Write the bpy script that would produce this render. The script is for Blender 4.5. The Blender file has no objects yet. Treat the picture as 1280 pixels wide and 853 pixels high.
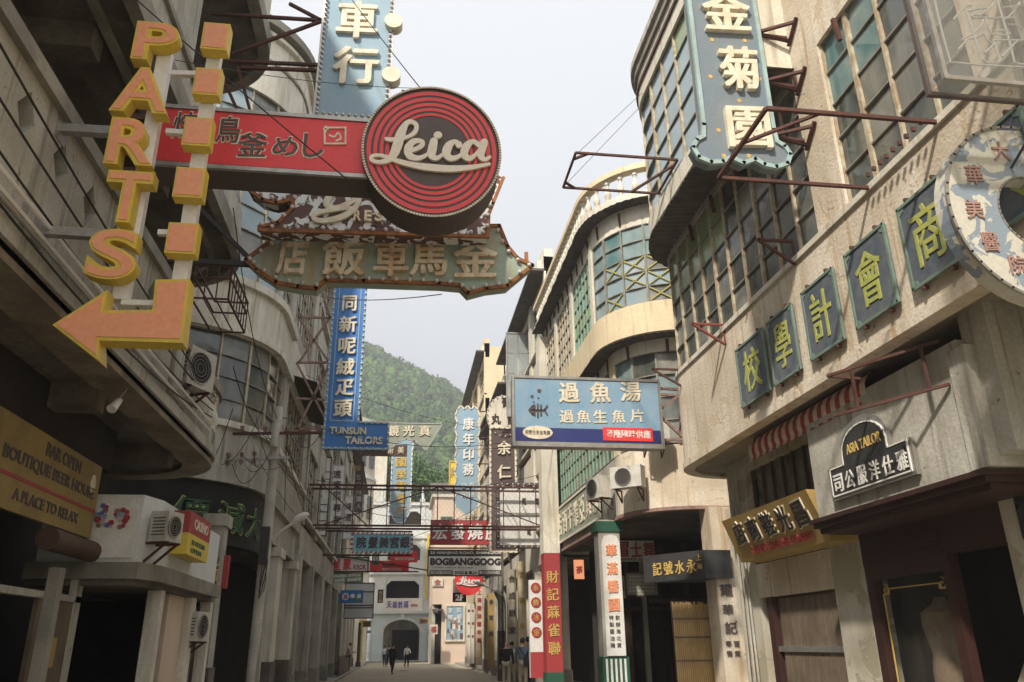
import bpy, bmesh, math, random
from mathutils import Vector, Matrix, noise
random.seed(7)
scn = bpy.context.scene
COL = scn.collection
# ---------------------------------------------------------------- camera
F_PX, CX, CY = 990.0, 640.0, 426.5
vs = Vector((495-CX, -(808-CY), -F_PX)).normalized()          # the street's direction seen from the camera
rr = math.radians(0.7)
ux, uy = -math.sin(rr), math.cos(rr)
up = Vector((ux, uy, -(ux*vs.x+uy*vs.y)/vs.z)).normalized()
rt = vs.cross(up)
CM = Matrix((rt, vs, up))                                      # camera axes -> street axes (x across, y along, z up)
EYE = Vector((0, 0, 1.6))
cam_d = bpy.data.cameras.new('camera'); cam = bpy.data.objects.new('camera', cam_d); COL.objects.link(cam)
cam_d.sensor_width = 36; cam_d.lens = F_PX*36/1280; cam_d.clip_start = .1; cam_d.clip_end = 4000
cam.matrix_world = Matrix.Translation(EYE) @ CM.to_4x4()
scn.camera = cam
# ---------------------------------------------------------------- sky, sun, exposure
SUN_EL, SUN_AZ = math.radians(46), math.radians(214)           # azimuth from +Y clockwise: sun behind the left shoulder
w = bpy.data.worlds.new('World'); scn.world = w; w.use_nodes = True
nt = w.node_tree; bg = nt.nodes['Background']
sky = nt.nodes.new('ShaderNodeTexSky'); sky.sky_type = 'NISHITA'; sky.sun_disc = False
sky.sun_elevation = SUN_EL; sky.sun_rotation = SUN_AZ
sky.dust_density = 6; sky.air_density = 1.2; sky.ozone_density = 1.5; sky.altitude = 0
hz = nt.nodes.new('ShaderNodeMix'); hz.data_type = 'RGBA'; hz.inputs[0].default_value = .75   # thin even haze veil
nt.links.new(sky.outputs[0], hz.inputs[6]); hz.inputs[7].default_value = (6.3, 6.4, 6.5, 1)
nt.links.new(hz.outputs[2], bg.inputs[0]); bg.inputs[1].default_value = .125
sl = bpy.data.lights.new('sun', 'SUN'); sl.energy = 4.1; sl.angle = math.radians(2.5); sl.color = (1, .91, .79)
sun = bpy.data.objects.new('sun', sl); COL.objects.link(sun)
sd = Vector((math.sin(SUN_AZ)*math.cos(SUN_EL), math.cos(SUN_AZ)*math.cos(SUN_EL), math.sin(SUN_EL)))
sun.rotation_euler = sd.to_track_quat('Z', 'Y').to_euler(); sun.location = (0, 0, 60)
vw = scn.view_settings; vw.view_transform = 'Standard'; vw.look = 'None'; vw.exposure = 0.68; vw.gamma = 1
# ---------------------------------------------------------------- pixel -> street point
def ray(px, py): return CM @ Vector((px-CX, -(py-CY), -F_PX))
def at(px, py, X=None, Y=None, Z=None):
    d = ray(px, py)
    t = X/d.x if X is not None else Y/d.y if Y is not None else (Z-1.6)/d.z
    return EYE + d*t
# ---------------------------------------------------------------- materials
def M(name, c, rough=.8, metal=0, dirt=None, amt=.5, scale=1.2, streak=0., bump=.15, bs=25., thr=.5, soft=.12, peel=None, pthr=.5, pscale=2., fine=.05, isl=0., drip=None, chips=None):
    m = bpy.data.materials.new(name); m.use_nodes = True; n = m.node_tree; L = n.links.new
    b = n.nodes['Principled BSDF']; b.inputs['Roughness'].default_value = rough; b.inputs['Metallic'].default_value = metal
    def mix(fac, a, bb, mode='MIX'):
        x = n.nodes.new('ShaderNodeMix'); x.data_type = 'RGBA'; x.blend_type = mode
        for i, v in ((0, fac), (6, a), (7, bb)):
            if hasattr(v, 'is_linked'): L(v, x.inputs[i])
            elif isinstance(v, (tuple, list)): x.inputs[i].default_value = (*v[:3], 1)
            else: x.inputs[i].default_value = v
        return x.outputs[2]
    g = n.nodes.new('ShaderNodeNewGeometry'); pos = g.outputs['Position']
    def nz(sc, det=5, vec=pos, stretch=None, dist=0.):
        if stretch:
            mp = n.nodes.new('ShaderNodeMapping'); mp.inputs['Scale'].default_value = stretch; L(vec, mp.inputs[0]); vec = mp.outputs[0]
        t = n.nodes.new('ShaderNodeTexNoise'); t.inputs['Scale'].default_value = sc; t.inputs['Detail'].default_value = det
        t.inputs['Distortion'].default_value = dist; L(vec, t.inputs['Vector']); return t.outputs[0]
    def ramp(s, lo, hi, a=0., bb=1.):
        r = n.nodes.new('ShaderNodeMapRange'); L(s, r.inputs[0]); r.inputs[1].default_value = lo; r.inputs[2].default_value = hi
        r.inputs[3].default_value = a; r.inputs[4].default_value = bb; return r.outputs[0]
    col = (*c, 1)
    rgb = n.nodes.new('ShaderNodeRGB'); rgb.outputs[0].default_value = col; col = rgb.outputs[0]
    fn = nz(bs, 6)
    if fine: col = mix(1., col, ramp_rgb(n, L, fn, 1-fine*2, 1+fine*1.2), 'MULTIPLY')
    if isl:
        col = mix(1., col, ramp_rgb(n, L, g.outputs['Random Per Island'], 1-isl, 1+isl, 0, 1), 'MULTIPLY')
    if dirt:
        col = mix(ramp(nz(scale, 8, dist=.6), thr-soft, thr+soft, 0, amt), col, dirt)
    if streak:
        sdc = dirt or tuple(v*.45 for v in c)
        col = mix(ramp(nz(1.0, 6, stretch=(5, 5, .35)), .5, .72, 0, streak), col, sdc)
    if drip: col = mix(ramp(nz(1.0, 7, stretch=(7, 7, .4), dist=.5), .56, .68, 0, .8), col, drip)
    if chips: col = mix(ramp(nz(7, 4, dist=1.5), .69, .71), col, chips)
    pf = None
    if peel:
        pf = ramp(nz(pscale, 10, dist=.8), pthr, pthr+.015); col = mix(pf, col, peel)
    L(col, b.inputs['Base Color'])
    if bump:
        bp = n.nodes.new('ShaderNodeBump'); bp.inputs['Strength'].default_value = bump; bp.inputs['Distance'].default_value = .02
        L(fn, bp.inputs['Height']); L(bp.outputs[0], b.inputs['Normal'])
        if pf is not None:
            b2 = n.nodes.new('ShaderNodeBump'); b2.inputs['Strength'].default_value = .6; b2.inputs['Distance'].default_value = .006; b2.invert = True
            L(pf, b2.inputs['Height']); L(bp.outputs[0], b2.inputs['Normal']); L(b2.outputs[0], b.inputs['Normal'])
    return m
def ramp_rgb(n, L, s, lo, hi, a=.3, bb=.7):
    r = n.nodes.new('ShaderNodeMapRange'); L(s, r.inputs[0]); r.inputs[1].default_value = a; r.inputs[2].default_value = bb
    r.inputs[3].default_value = lo; r.inputs[4].default_value = hi
    c = n.nodes.new('ShaderNodeCombineColor')
    for i in range(3): L(r.outputs[0], c.inputs[i])
    return c.outputs[0]
def glass(name, c, rough=.1, spec=.6, dirt=(.35, .33, .28), amt=.25):
    m = M(name, c, rough, dirt=dirt, amt=amt, scale=1.6, thr=.52, soft=.15, bump=.35, bs=1.6, fine=.05, streak=.3)  # grey patches and streaks: dust plus painted-in window reflections
    m.node_tree.nodes['Principled BSDF'].inputs['Specular IOR Level'].default_value = spec
    return m
K = {}
K['plaster_warm'] = M('warm_stained_plaster', (.68, .61, .50), .9, dirt=(.44, .36, .25), amt=.7, scale=.8, streak=.6, bump=.4, peel=(.54, .45, .32), pthr=.62, pscale=1.7, fine=.08, drip=(.42, .27, .13), chips=(.27, .19, .12))
K['plaster_grey'] = M('grey_stained_plaster', (.50, .48, .42), .9, dirt=(.25, .23, .18), amt=.6, scale=1., streak=.55, bump=.35, fine=.08, drip=(.20, .18, .14), chips=(.22, .18, .13))
K['plaster_yellow'] = M('yellow_plaster', (.68, .57, .38), .9, dirt=(.56, .46, .30), amt=.5, scale=1., streak=.4, bump=.25, fine=.07, drip=(.45, .36, .22))
K['plaster_peel'] = M('peeling_plaster', (.52, .50, .42), .9, dirt=(.30, .25, .16), amt=.6, scale=1.2, streak=.3, peel=(.36, .33, .24), pthr=.55, pscale=1.6)
K['plaster_cream'] = M('cream_render', (.70, .66, .56), .9, dirt=(.44, .40, .31), amt=.45, scale=.9, streak=.4, drip=(.36, .32, .24), bump=.25, fine=.07)
K['plaster_white'] = M('white_render', (.70, .72, .70), .85, dirt=(.46, .47, .45), amt=.4, scale=.7, streak=.25)
K['plaster_pink'] = M('pinkish_render', (.70, .56, .44), .85, dirt=(.50, .38, .30), amt=.4, scale=.5, streak=.2)
K['slab_dark'] = M('shade_dark_concrete', (.17, .15, .12), .95, dirt=(.07, .06, .048), amt=.75, scale=1.1, bump=.5, bs=14, fine=.12)  # dark base carries part of the undersides' shade; the mottling is dirt
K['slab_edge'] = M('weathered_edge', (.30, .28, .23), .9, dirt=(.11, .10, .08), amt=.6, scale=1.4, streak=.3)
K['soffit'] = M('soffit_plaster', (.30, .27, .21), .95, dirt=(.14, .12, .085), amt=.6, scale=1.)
K['canopy'] = M('old_corrugated_sheet', (.13, .115, .10), .85, metal=.1, dirt=(.06, .045, .035), amt=.6, scale=3)
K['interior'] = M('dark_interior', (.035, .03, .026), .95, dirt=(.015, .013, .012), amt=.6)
K['frame_cream'] = M('cream_window_bars', (.50, .46, .34), .7, dirt=(.28, .17, .09), amt=.7, scale=7)
K['frame_grey'] = M('grey_window_bars', (.24, .24, .21), .7, dirt=(.14, .11, .07), amt=.6, scale=6)
K['frame_green'] = M('green_window_bars', (.22, .38, .28), .7, dirt=(.20, .15, .10), amt=.5, scale=6)
K['rust'] = M('rusty_steel', (.12, .05, .038), .85, metal=.2, dirt=(.05, .03, .025), amt=.6, scale=8)
K['rust_red'] = M('red_oxide_steel', (.25, .055, .04), .8, dirt=(.09, .04, .03), amt=.6, scale=8)
K['rust_pale'] = M('faded_pink_steel', (.30, .20, .17), .8, dirt=(.14, .07, .05), amt=.6, scale=8)
K['rust_orange'] = M('orange_rust', (.34, .14, .05), .85, dirt=(.14, .06, .03), amt=.6, scale=6)
K['black'] = M('black_paint', (.025, .025, .026), .6, dirt=(.06, .055, .05), amt=.4, scale=5)
K['cable'] = M('black_cable', (.02, .02, .02), .6, bump=0, fine=0)
K['white'] = M('white_paint', (.78, .77, .73), .5, dirt=(.5, .48, .42), amt=.35, scale=4, bump=.05)
K['white_steel'] = M('white_enamel_post', (.80, .78, .74), .3, dirt=(.5, .45, .4), amt=.2, scale=4, bump=.02)
K['steel'] = M('galvanised_steel', (.42, .42, .40), .45, metal=.7, dirt=(.25, .2, .16), amt=.4, scale=7)
K['yellow'] = M('yellow_sign_return', (.72, .53, .06), .5, dirt=(.50, .36, .08), amt=.45, scale=3, bump=.03, streak=.35)
K['orange'] = M('salmon_orange_face', (.84, .34, .18), .55, dirt=(.74, .34, .20), amt=.45, scale=3, bump=.03, streak=.25)
K['red'] = M('red_banner_film', (.72, .05, .055), .45, dirt=(.66, .04, .045), amt=.3, scale=2, bump=.04)
K['red_dull'] = M('dull_red_board', (.38, .04, .05), .6, dirt=(.30, .05, .04), amt=.5, scale=2, streak=.3)
K['char'] = M('charcoal_face', (.085, .06, .055), .6, dirt=(.12, .09, .08), amt=.3, scale=4)
K['cream'] = M('cream_letter', (.74, .68, .54), .6, dirt=(.52, .42, .28), amt=.5, scale=6, bump=.08)
K['cream_rust'] = M('rust_stained_cream_letter', (.80, .71, .54), .7, dirt=(.50, .25, .09), amt=.75, scale=6, thr=.56, bump=.1)
K['cream_smooth'] = M('cream_script', (.78, .72, .60), .5, dirt=(.66, .60, .48), amt=.3, scale=4, bump=.03)
K['salon_blue'] = M('salon_blue_board', (.22, .52, .66), .5, dirt=(.26, .50, .60), amt=.3)
K['gold_shaded'] = M('shaded_ochre_board', (.34, .25, .085), .8, dirt=(.20, .14, .06), amt=.6, scale=2, streak=.3)  # ochre darkened in its base colour to imitate shade under the slab
K['gold'] = M('gold_letter', (.60, .42, .12), .5, dirt=(.40, .27, .08), amt=.5, scale=6)
K['olive'] = M('yellow_green_letter', (.40, .42, .10), .7, dirt=(.26, .28, .09), amt=.4, scale=8)
K['blue_sign'] = M('faded_blue_board', (.20, .36, .50), .65, dirt=(.30, .40, .46), amt=.5, scale=1.6, streak=.35)
K['blue_strong'] = M('strong_blue_board', (.035, .17, .50), .5, dirt=(.07, .20, .42), amt=.4, scale=1.6, streak=.3)
K['blue_pale'] = M('pale_blue_board', (.23, .36, .46), .6, dirt=(.32, .40, .44), amt=.4, scale=2, streak=.25)
K['blue_edge'] = M('pale_green_blue_edge', (.34, .48, .48), .6, dirt=(.25, .28, .25), amt=.5, scale=3)
K['jin_blue'] = M('worn_slate_blue_board', (.15, .20, .25), .7, dirt=(.20, .22, .22), amt=.55, scale=1.8, streak=.45)
K['navy'] = M('navy_stripe', (.02, .03, .16), .5, dirt=(.04, .05, .16), amt=.4, bump=.03)
K['fish_blue'] = M('fish_sign_blue', (.19, .33, .47), .6, dirt=(.28, .38, .45), amt=.6, scale=2.2, streak=.5, bump=.05)
K['panel_blue'] = M('slate_blue_panel', (.07, .09, .12), .8, dirt=(.15, .16, .16), amt=.6, scale=4, streak=.3)
K['panel_edge'] = M('verdigris_panel_edge', (.16, .24, .19), .7, dirt=(.10, .12, .10), amt=.5, scale=4)
K['mint'] = M('rust_streaked_mint_board', (.33, .41, .34), .75, dirt=(.44, .22, .07), amt=.15, scale=2)
K['brown_peel'] = M('peeling_brown_board', (.15, .085, .08), .8, dirt=(.10, .06, .05), amt=.5, peel=(.72, .76, .76), pthr=.53, pscale=5.5)
K['ring_peel'] = M('peeling_white_blue_board', (.50, .50, .43), .8, dirt=(.45, .38, .30), amt=.4, peel=(.21, .26, .31), pthr=.50, pscale=3.4, streak=.4)
K['stone_sign'] = M('green_grey_board', (.25, .28, .22), .8, dirt=(.34, .35, .28), amt=.5, scale=2)
K['gold_board'] = M('ochre_board', (.40, .27, .085), .7, dirt=(.28, .19, .07), amt=.5, scale=2, streak=.3)
K['wood'] = M('dark_brown_wood', (.10, .055, .035), .65, dirt=(.05, .03, .02), amt=.6, scale=2, streak=.4)
K['wood_red'] = M('dark_red_wood', (.038, .015, .012), .5, dirt=(.05, .02, .015), amt=.5, scale=2, streak=.3)
K['wood_grey'] = M('weathered_planks', (.17, .13, .09), .8, dirt=(.08, .06, .04), amt=.6, scale=2, streak=.5)
K['bamboo'] = M('bamboo_screen', (.56, .40, .19), .7, dirt=(.36, .23, .10), amt=.5, scale=3, streak=.4)
K['green_paint'] = M('dark_green_paint', (.02, .10, .06), .5, dirt=(.04, .07, .05), amt=.4)
K['green_sign'] = M('green_sign_face', (.14, .30, .10), .6, dirt=(.10, .2, .08), amt=.4)
K['yellow_face'] = M('yellow_sign_face', (.72, .56, .06), .5, dirt=(.55, .42, .08), amt=.4)
K['purple'] = M('purple_ink', (.14, .13, .42), .6, bump=0)
K['asphalt'] = M('worn_street_paving', (.36, .31, .23), .9, dirt=(.26, .22, .16), amt=.6, scale=.5, bump=.3, bs=18)
K['kerb'] = M('granite_kerb', (.36, .34, .30), .85, dirt=(.22, .2, .17), amt=.6, scale=1.5)
K['pave'] = M('pavement_concrete', (.30, .28, .24), .9, dirt=(.2, .18, .15), amt=.6, scale=1.1)
K['earth'] = M('dark_earth', (.12, .12, .08), .95, dirt=(.06, .08, .03), amt=.6, scale=.05)
K['forest'] = M('forest_crowns', (.06, .125, .028), .9, dirt=(.10, .175, .035), amt=.7, scale=.05, bump=.0, isl=.5, fine=.35, bs=1.3)
K['hillside'] = M('green_hillside', (.05, .085, .025), .95, dirt=(.03, .05, .016), amt=.6, scale=.05)
K['ac'] = M('air_conditioner_white', (.58, .57, .52), .5, dirt=(.36, .33, .27), amt=.5, scale=4, streak=.3)
K['bulb'] = M('frosted_bulb', (.62, .56, .54), .25, bump=0, fine=0)
K['glass_dark'] = glass('dark_window_glass', (.04, .045, .042), .10, .8, dirt=(.20, .21, .18), amt=.4)
K['glass_dusty'] = glass('dusty_window_glass', (.09, .10, .09), .18, .7, amt=.6)
K['glass_sky'] = glass('sky_reflection_glass', (.24, .34, .38), .12, 1.)  # pale blue base paints the reflected sky into the panes
K['glass_green'] = glass('green_window_glass', (.22, .30, .12), .2, .7, dirt=(.34, .38, .26), amt=.5)
K['glass_teal'] = glass('teal_window_glass', (.07, .17, .18), .15, .8, dirt=(.30, .34, .32), amt=.5)
K['glass_shop'] = glass('shop_window_glass', (.02, .02, .02), .05)
K['ceramic'] = M('brown_insulator', (.22, .14, .10), .35)
K['skin'] = M('skin', (.50, .30, .20), .6, bump=0, fine=0); K['hair'] = M('black_hair', (.018, .015, .014), .6, bump=0, fine=0)
K['cloth_black'] = M('black_cloth', (.02, .02, .022), .9, bump=.1); K['cloth_white'] = M('white_cloth', (.70, .69, .66), .9, bump=.1)
K['cloth_blue'] = M('blue_grey_cloth', (.10, .14, .19), .9, bump=.1); K['cloth_khaki'] = M('khaki_cloth', (.42, .37, .29), .9, bump=.1)
K['cloth_navy'] = M('navy_cloth', (.03, .04, .09), .9, bump=.1); K['cloth_pink'] = M('pale_pink_cloth', (.55, .40, .40), .9, bump=.1)
K['plaster_blue_white'] = M('pale_blue_render', (.58, .66, .68), .85, dirt=(.42, .48, .48), amt=.4, scale=.8, streak=.25)
K['lip'] = M('brown_slab_lip', (.27, .225, .16), .95, dirt=(.12, .095, .065), amt=.7, scale=1.5, streak=.3, bump=.5, bs=14, fine=.1)
K['brace'] = M('old_yellow_brace', (.36, .33, .09), .8, dirt=(.25, .22, .12), amt=.5)
K['shop_clear'] = glass('clear_display_glass', (.05, .05, .045), .04); K['shop_clear'].node_tree.nodes['Principled BSDF'].inputs['Alpha'].default_value = .16
K['tweed'] = M('brown_tweed', (.30, .22, .15), .95, dirt=(.2, .15, .1), amt=.5, scale=12, bump=.3)
K['lime'] = M('lime_outline_paint', (.42, .55, .14), .6, dirt=(.3, .4, .12), amt=.4)
# ---------------------------------------------------------------- builders
def thing(name, label, cat, loc, group=None):
    o = bpy.data.objects.new(name, None); COL.objects.link(o); o.location = Vector(loc); o.empty_display_size = .3
    o['label'] = label; o['category'] = cat
    if group: o['group'] = group
    return o
def origin(p):
    v = Vector((0, 0, 0))
    while p is not None: v += p.location; p = p.parent
    return v
class MB:
    def __init__(s): s.v = []; s.f = []; s.m = []; s.cur = 0
    def add(s, vs_, fs):
        b = len(s.v); s.v += [tuple(v) for v in vs_]; s.f += [tuple(b+i for i in f) for f in fs]; s.m += [s.cur]*len(fs); return s
    def box(s, x0, x1, y0, y1, z0, z1):
        x0, x1 = sorted((x0, x1)); y0, y1 = sorted((y0, y1)); z0, z1 = sorted((z0, z1))
        return s.add([(x0,y0,z0),(x1,y0,z0),(x1,y1,z0),(x0,y1,z0),(x0,y0,z1),(x1,y0,z1),(x1,y1,z1),(x0,y1,z1)],
                     [(0,3,2,1),(4,5,6,7),(0,1,5,4),(1,2,6,5),(2,3,7,6),(3,0,4,7)])
    def bar(s, a, b, w_=.04, h=None):
        a = Vector(a); b = Vector(b); h = h or w_; d = (b-a)
        if d.length < 1e-5: return s
        d.normalize(); r = Vector((0,0,1)) if abs(d.z) < .95 else Vector((0,1,0))
        u = d.cross(r).normalized(); v = u.cross(d).normalized()
        c = []
        for p in (a, b):
            for i, j in ((-1,-1),(1,-1),(1,1),(-1,1)): c.append(p+u*i*w_/2+v*j*h/2)
        return s.add(c, [(0,3,2,1),(4,5,6,7),(0,1,5,4),(1,2,6,5),(2,3,7,6),(3,0,4,7)])
    def tube(s, pts, r, n=6, cap=True):
        pts = [Vector(p) for p in pts]; rs = r if isinstance(r, (list, tuple)) else [r]*len(pts); rings = []; prev = None
        for i, p in enumerate(pts):
            d = (pts[min(i+1, len(pts)-1)]-pts[max(i-1, 0)]).normalized()
            if prev is None:
                q = Vector((0,0,1)) if abs(d.z) < .9 else Vector((0,1,0)); u = d.cross(q).normalized()
            else:
                u = prev-d*prev.dot(d); u = u.normalized() if u.length > 1e-4 else d.orthogonal().normalized()
            prev = u; v = d.cross(u)
            rings.append([p+(u*math.cos(2*math.pi*k/n)+v*math.sin(2*math.pi*k/n))*rs[i] for k in range(n)])
        fs = []
        for i in range(len(rings)-1):
            for k in range(n): fs.append((i*n+k, i*n+(k+1)%n, (i+1)*n+(k+1)%n, (i+1)*n+k))
        if cap: fs += [tuple(reversed(range(n))), tuple(range((len(rings)-1)*n, len(rings)*n))]
        return s.add([q for r_ in rings for q in r_], fs)
    def lathe(s, c, prof, n=10):
        c = Vector(c); vs_ = []; fs = []
        for r, z in prof:
            for k in range(n): vs_.append(c+Vector((r*math.cos(2*math.pi*k/n), r*math.sin(2*math.pi*k/n), z)))
        for i in range(len(prof)-1):
            for k in range(n): fs.append((i*n+k, i*n+(k+1)%n, (i+1)*n+(k+1)%n, (i+1)*n+k))
        fs += [tuple(reversed(range(n))), tuple(range((len(prof)-1)*n, len(prof)*n))]
        return s.add(vs_, fs)
    def poly(s, pts, off):
        pts = [Vector(p) for p in pts]; off = Vector(off); n = len(pts)
        return s.add(pts+[p+off for p in pts], [tuple(range(n)), tuple(reversed(range(n, 2*n)))]+[((i+1)%n, i, n+i, n+(i+1)%n) for i in range(n)])
    def build(s, name, mats, parent=None, smooth=False, loc=None, fix=True):
        me = bpy.data.meshes.new(name); base = origin(parent) if parent is not None else Vector((0,0,0))
        l = Vector(loc) if loc is not None else Vector((0,0,0))
        sh = base+l if parent is not None or loc is not None else Vector((0,0,0))
        if loc is not None: sh = base+(l-base)
        me.from_pydata([tuple(Vector(v)-sh) for v in s.v], [], s.f)
        if not isinstance(mats, (list, tuple)): mats = [mats]
        for m_ in mats: me.materials.append(K[m_] if isinstance(m_, str) else m_)
        if len(mats) > 1: me.polygons.foreach_set('material_index', s.m)
        if fix:
            bm = bmesh.new(); bm.from_mesh(me); bmesh.ops.recalc_face_normals(bm, faces=bm.faces); bm.to_mesh(me); bm.free()
        if smooth:
            me.polygons.foreach_set('use_smooth', [True]*len(me.polygons)); me.set_sharp_from_angle(angle=math.radians(40))
        o = bpy.data.objects.new(name, me); COL.objects.link(o); o.parent = parent
        if loc is not None: o.location = l-base
        return o
def tag(o, label=None, cat=None, group=None, kind=None):
    if label: o['label'] = label
    if cat: o['category'] = cat
    if group: o['group'] = group
    if kind: o['kind'] = kind
    return o
def copy_tree(o, parent=None, loc=None):
    c = o.copy(); COL.objects.link(c); c.parent = parent
    if loc is not None: c.location = loc
    for ch in list(o.children): copy_tree(ch, c)
    return c
def place(src, parent, p, rz=0, name=None, sc=1):
    """share a small mesh as another part of a thing, at world point p"""
    o = bpy.data.objects.new(name or src.name, src); COL.objects.link(o); o.parent = parent
    o.location = Vector(p)-origin(parent); o.rotation_euler = (0, 0, rz); o.scale = (sc, sc, sc); return o
def mesh_of(mb, name, mat_, smooth=True):
    o = mb.build(name, mat_, smooth=smooth); me = o.data; bpy.data.objects.remove(o); return me
# ---------------------------------------------------------------- plan paths for facades (outward is on the left of travel)
class Path:
    def __init__(s, p, heading, segs):
        s.p = []; s.n = []; s.s = []; x, y = p; h = math.radians(heading); L_ = 0
        def put():
            s.p.append(Vector((x, y, 0))); s.n.append(Vector((-math.sin(h), math.cos(h), 0))); s.s.append(L_)
        put()
        for k in segs:
            if k[0] == 'L':
                n = 1
                for i in range(n): x += math.cos(h)*k[1]/n; y += math.sin(h)*k[1]/n; L_ += k[1]/n; put()
            else:
                r, ang = k[1], math.radians(k[2]); n = 14; cx = x+math.sin(h)*r; cy = y-math.cos(h)*r   # right turn
                h0 = h
                for i in range(1, n+1):
                    h = h0-ang*i/n; x = cx-math.sin(h)*r; y = cy+math.cos(h)*r; L_ += r*ang/n; put()
        s.len = L_
    def at(s, t, d=0, z=0):
        t = max(0, min(s.len, t))
        for i in range(len(s.s)-1):
            if t <= s.s[i+1]+1e-9 and s.s[i+1] > s.s[i]:
                f = (t-s.s[i])/(s.s[i+1]-s.s[i]); p = s.p[i].lerp(s.p[i+1], f); n = s.n[i].lerp(s.n[i+1], f).normalized(); break
        return Vector((p.x+n.x*d, p.y+n.y*d, z))
    def knots(s, a, b): return [a]+[t for t in s.s if a+1e-3 < t < b-1e-3]+[b]
    def s_of_y(s, y, lo=0, hi=None):
        best = min((abs(s.at(t).y-y), t) for t in [lo+(((hi or s.len)-lo)*i/600) for i in range(601)]); return best[1]
def sweep(mb, P, a, b, z0, z1, d0, d1, extra=None):
    ks = P.knots(a, b); vs_ = []; fs = []
    for t in ks: vs_ += [P.at(t, d0, z0), P.at(t, d1, z0), P.at(t, d1, z1), P.at(t, d0, z1)]
    for i in range(len(ks)-1):
        for k in range(4): fs.append((i*4+k, i*4+(k+1)%4, i*4+4+(k+1)%4, i*4+4+k))
    e = (len(ks)-1)*4; fs += [(3,2,1,0), (e, e+1, e+2, e+3)]
    return mb.add(vs_, fs)
def S(P, a, b, z0, z1, d0, d1, name, mat_, parent):
    return sweep(MB(), P, a, b, z0, z1, d0, d1).build(name, mat_, parent)
def corrugated(P, a, b, z0, z1, d0, d1, name, mat_, parent, step=.05):
    n = int((b-a)/step); mb = MB(); vs_ = []; fs = []
    for i in range(n+1):
        t = a+(b-a)*i/n; wv = .016*math.sin(i*math.pi/1.5); dd = .02*math.sin(i*.37)*random.random()
        vs_ += [P.at(t, d0, z0+wv), P.at(t, d1+dd, z1+wv), P.at(t, d1+dd, z1+wv-.008), P.at(t, d0, z0+wv-.008)]
    for i in range(n):
        for k in range(4): fs.append((i*4+k, i*4+(k+1)%4, i*4+4+(k+1)%4, i*4+4+k))
    return mb.add(vs_, fs).build(name, mat_, parent)
def window_band(P, a, b, z0, z1, nc, nr, d, parent, frame='frame_cream', pane=lambda c, r: 'glass_dark', bw=.045, joined=False, extra=None):
    fr = MB(); ds = (b-a)/nc; dz = (z1-z0)/nr
    for i in range(nc+1):
        t = a+ds*i; k = bw*(1.5 if i % 3 == 0 else 1.)
        sweep(fr, P, max(a, t-k/2), min(b, t+k/2), z0, z1, d-.05, d+.02)
    o = fr.build('window', frame, parent); hb = bw*(.4 if joined else .28)
    for j in range(nr+1):
        z = z0+dz*j; k = hb*1.6 if j in (0, nr) else hb; sweep(MB(), P, a, b, max(z0, z-k), min(z1, z+k), d-.045, d+.012).build('glazing_bar', 'frame_grey', o)
    groups = {}
    for i in range(nc):
        for j in range(nr):
            m_ = pane(i, nr-1-j)
            if m_ is None: continue
            t0, t1 = a+ds*i+bw*.3, a+ds*(i+1)-bw*.3; q0, q1 = z0+dz*j+bw*.3, z0+dz*(j+1)-bw*.3
            e = [random.uniform(-.009, .009) for _ in range(4)]
            c = [P.at(t0, d-.02+e[0], q0), P.at(t1, d-.02+e[1], q0), P.at(t1, d-.02+e[2], q1), P.at(t0, d-.02+e[3], q1)]
            c += [P.at(t0, d-.032+e[0], q0), P.at(t1, d-.032+e[1], q0), P.at(t1, d-.032+e[2], q1), P.at(t0, d-.032+e[3], q1)]
            fs = [(0,1,2,3), (7,6,5,4), (1,0,4,5), (2,1,5,6), (3,2,6,7), (0,3,7,4)]
            if joined: groups.setdefault(m_, MB()).add(c, fs)
            else: MB().add(c, fs).build('pane', m_, o)
    for m_, mb in groups.items(): tag(mb.build('pane', m_, o), kind='stuff')
    return o
# ---------------------------------------------------------------- sign planes: u right, v up, w towards the reader
class PL:
    def __init__(s, kind, val): s.k = kind; s.val = val
    def uv(s, px, py):
        if s.k == 'Y': p = at(px, py, Y=s.val); return p.x, p.z
        p = at(px, py, X=s.val); return (-p.y if s.k == 'XR' else p.y), p.z
    def w(s, u, v, w_=0):
        if s.k == 'Y': return Vector((u, s.val-w_, v))
        if s.k == 'XR': return Vector((s.val-w_, -u, v))
        return Vector((s.val+w_, u, v))
    def n(s, k): return s.w(0, 0, k)-s.w(0, 0, 0)
def px_poly(pl, pts): return [pl.uv(*p) for p in pts]
def board(pl, uvs, w0, w1, name, mat_, parent):
    return MB().poly([pl.w(u, v, w1) for u, v in uvs], pl.n(w0-w1)).build(name, mat_, parent)
def rect(u0, u1, v0, v1): return [(u0, v0), (u1, v0), (u1, v1), (u0, v1)]
def border(pl, uvs, w_, r, name, mat_, parent, closed=True):
    mb = MB(); n = len(uvs)
    for i in range(n if closed else n-1):
        a = pl.w(*uvs[i], w_); b = pl.w(*uvs[(i+1) % n], w_); d = (b-a).normalized(); x_ = min(r*.4, (b-a).length*.12); mb.bar(a-d*x_, b+d*x_, r, r*1.05)
    return mb.build(name, mat_, parent)
_glyph = {}
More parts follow.
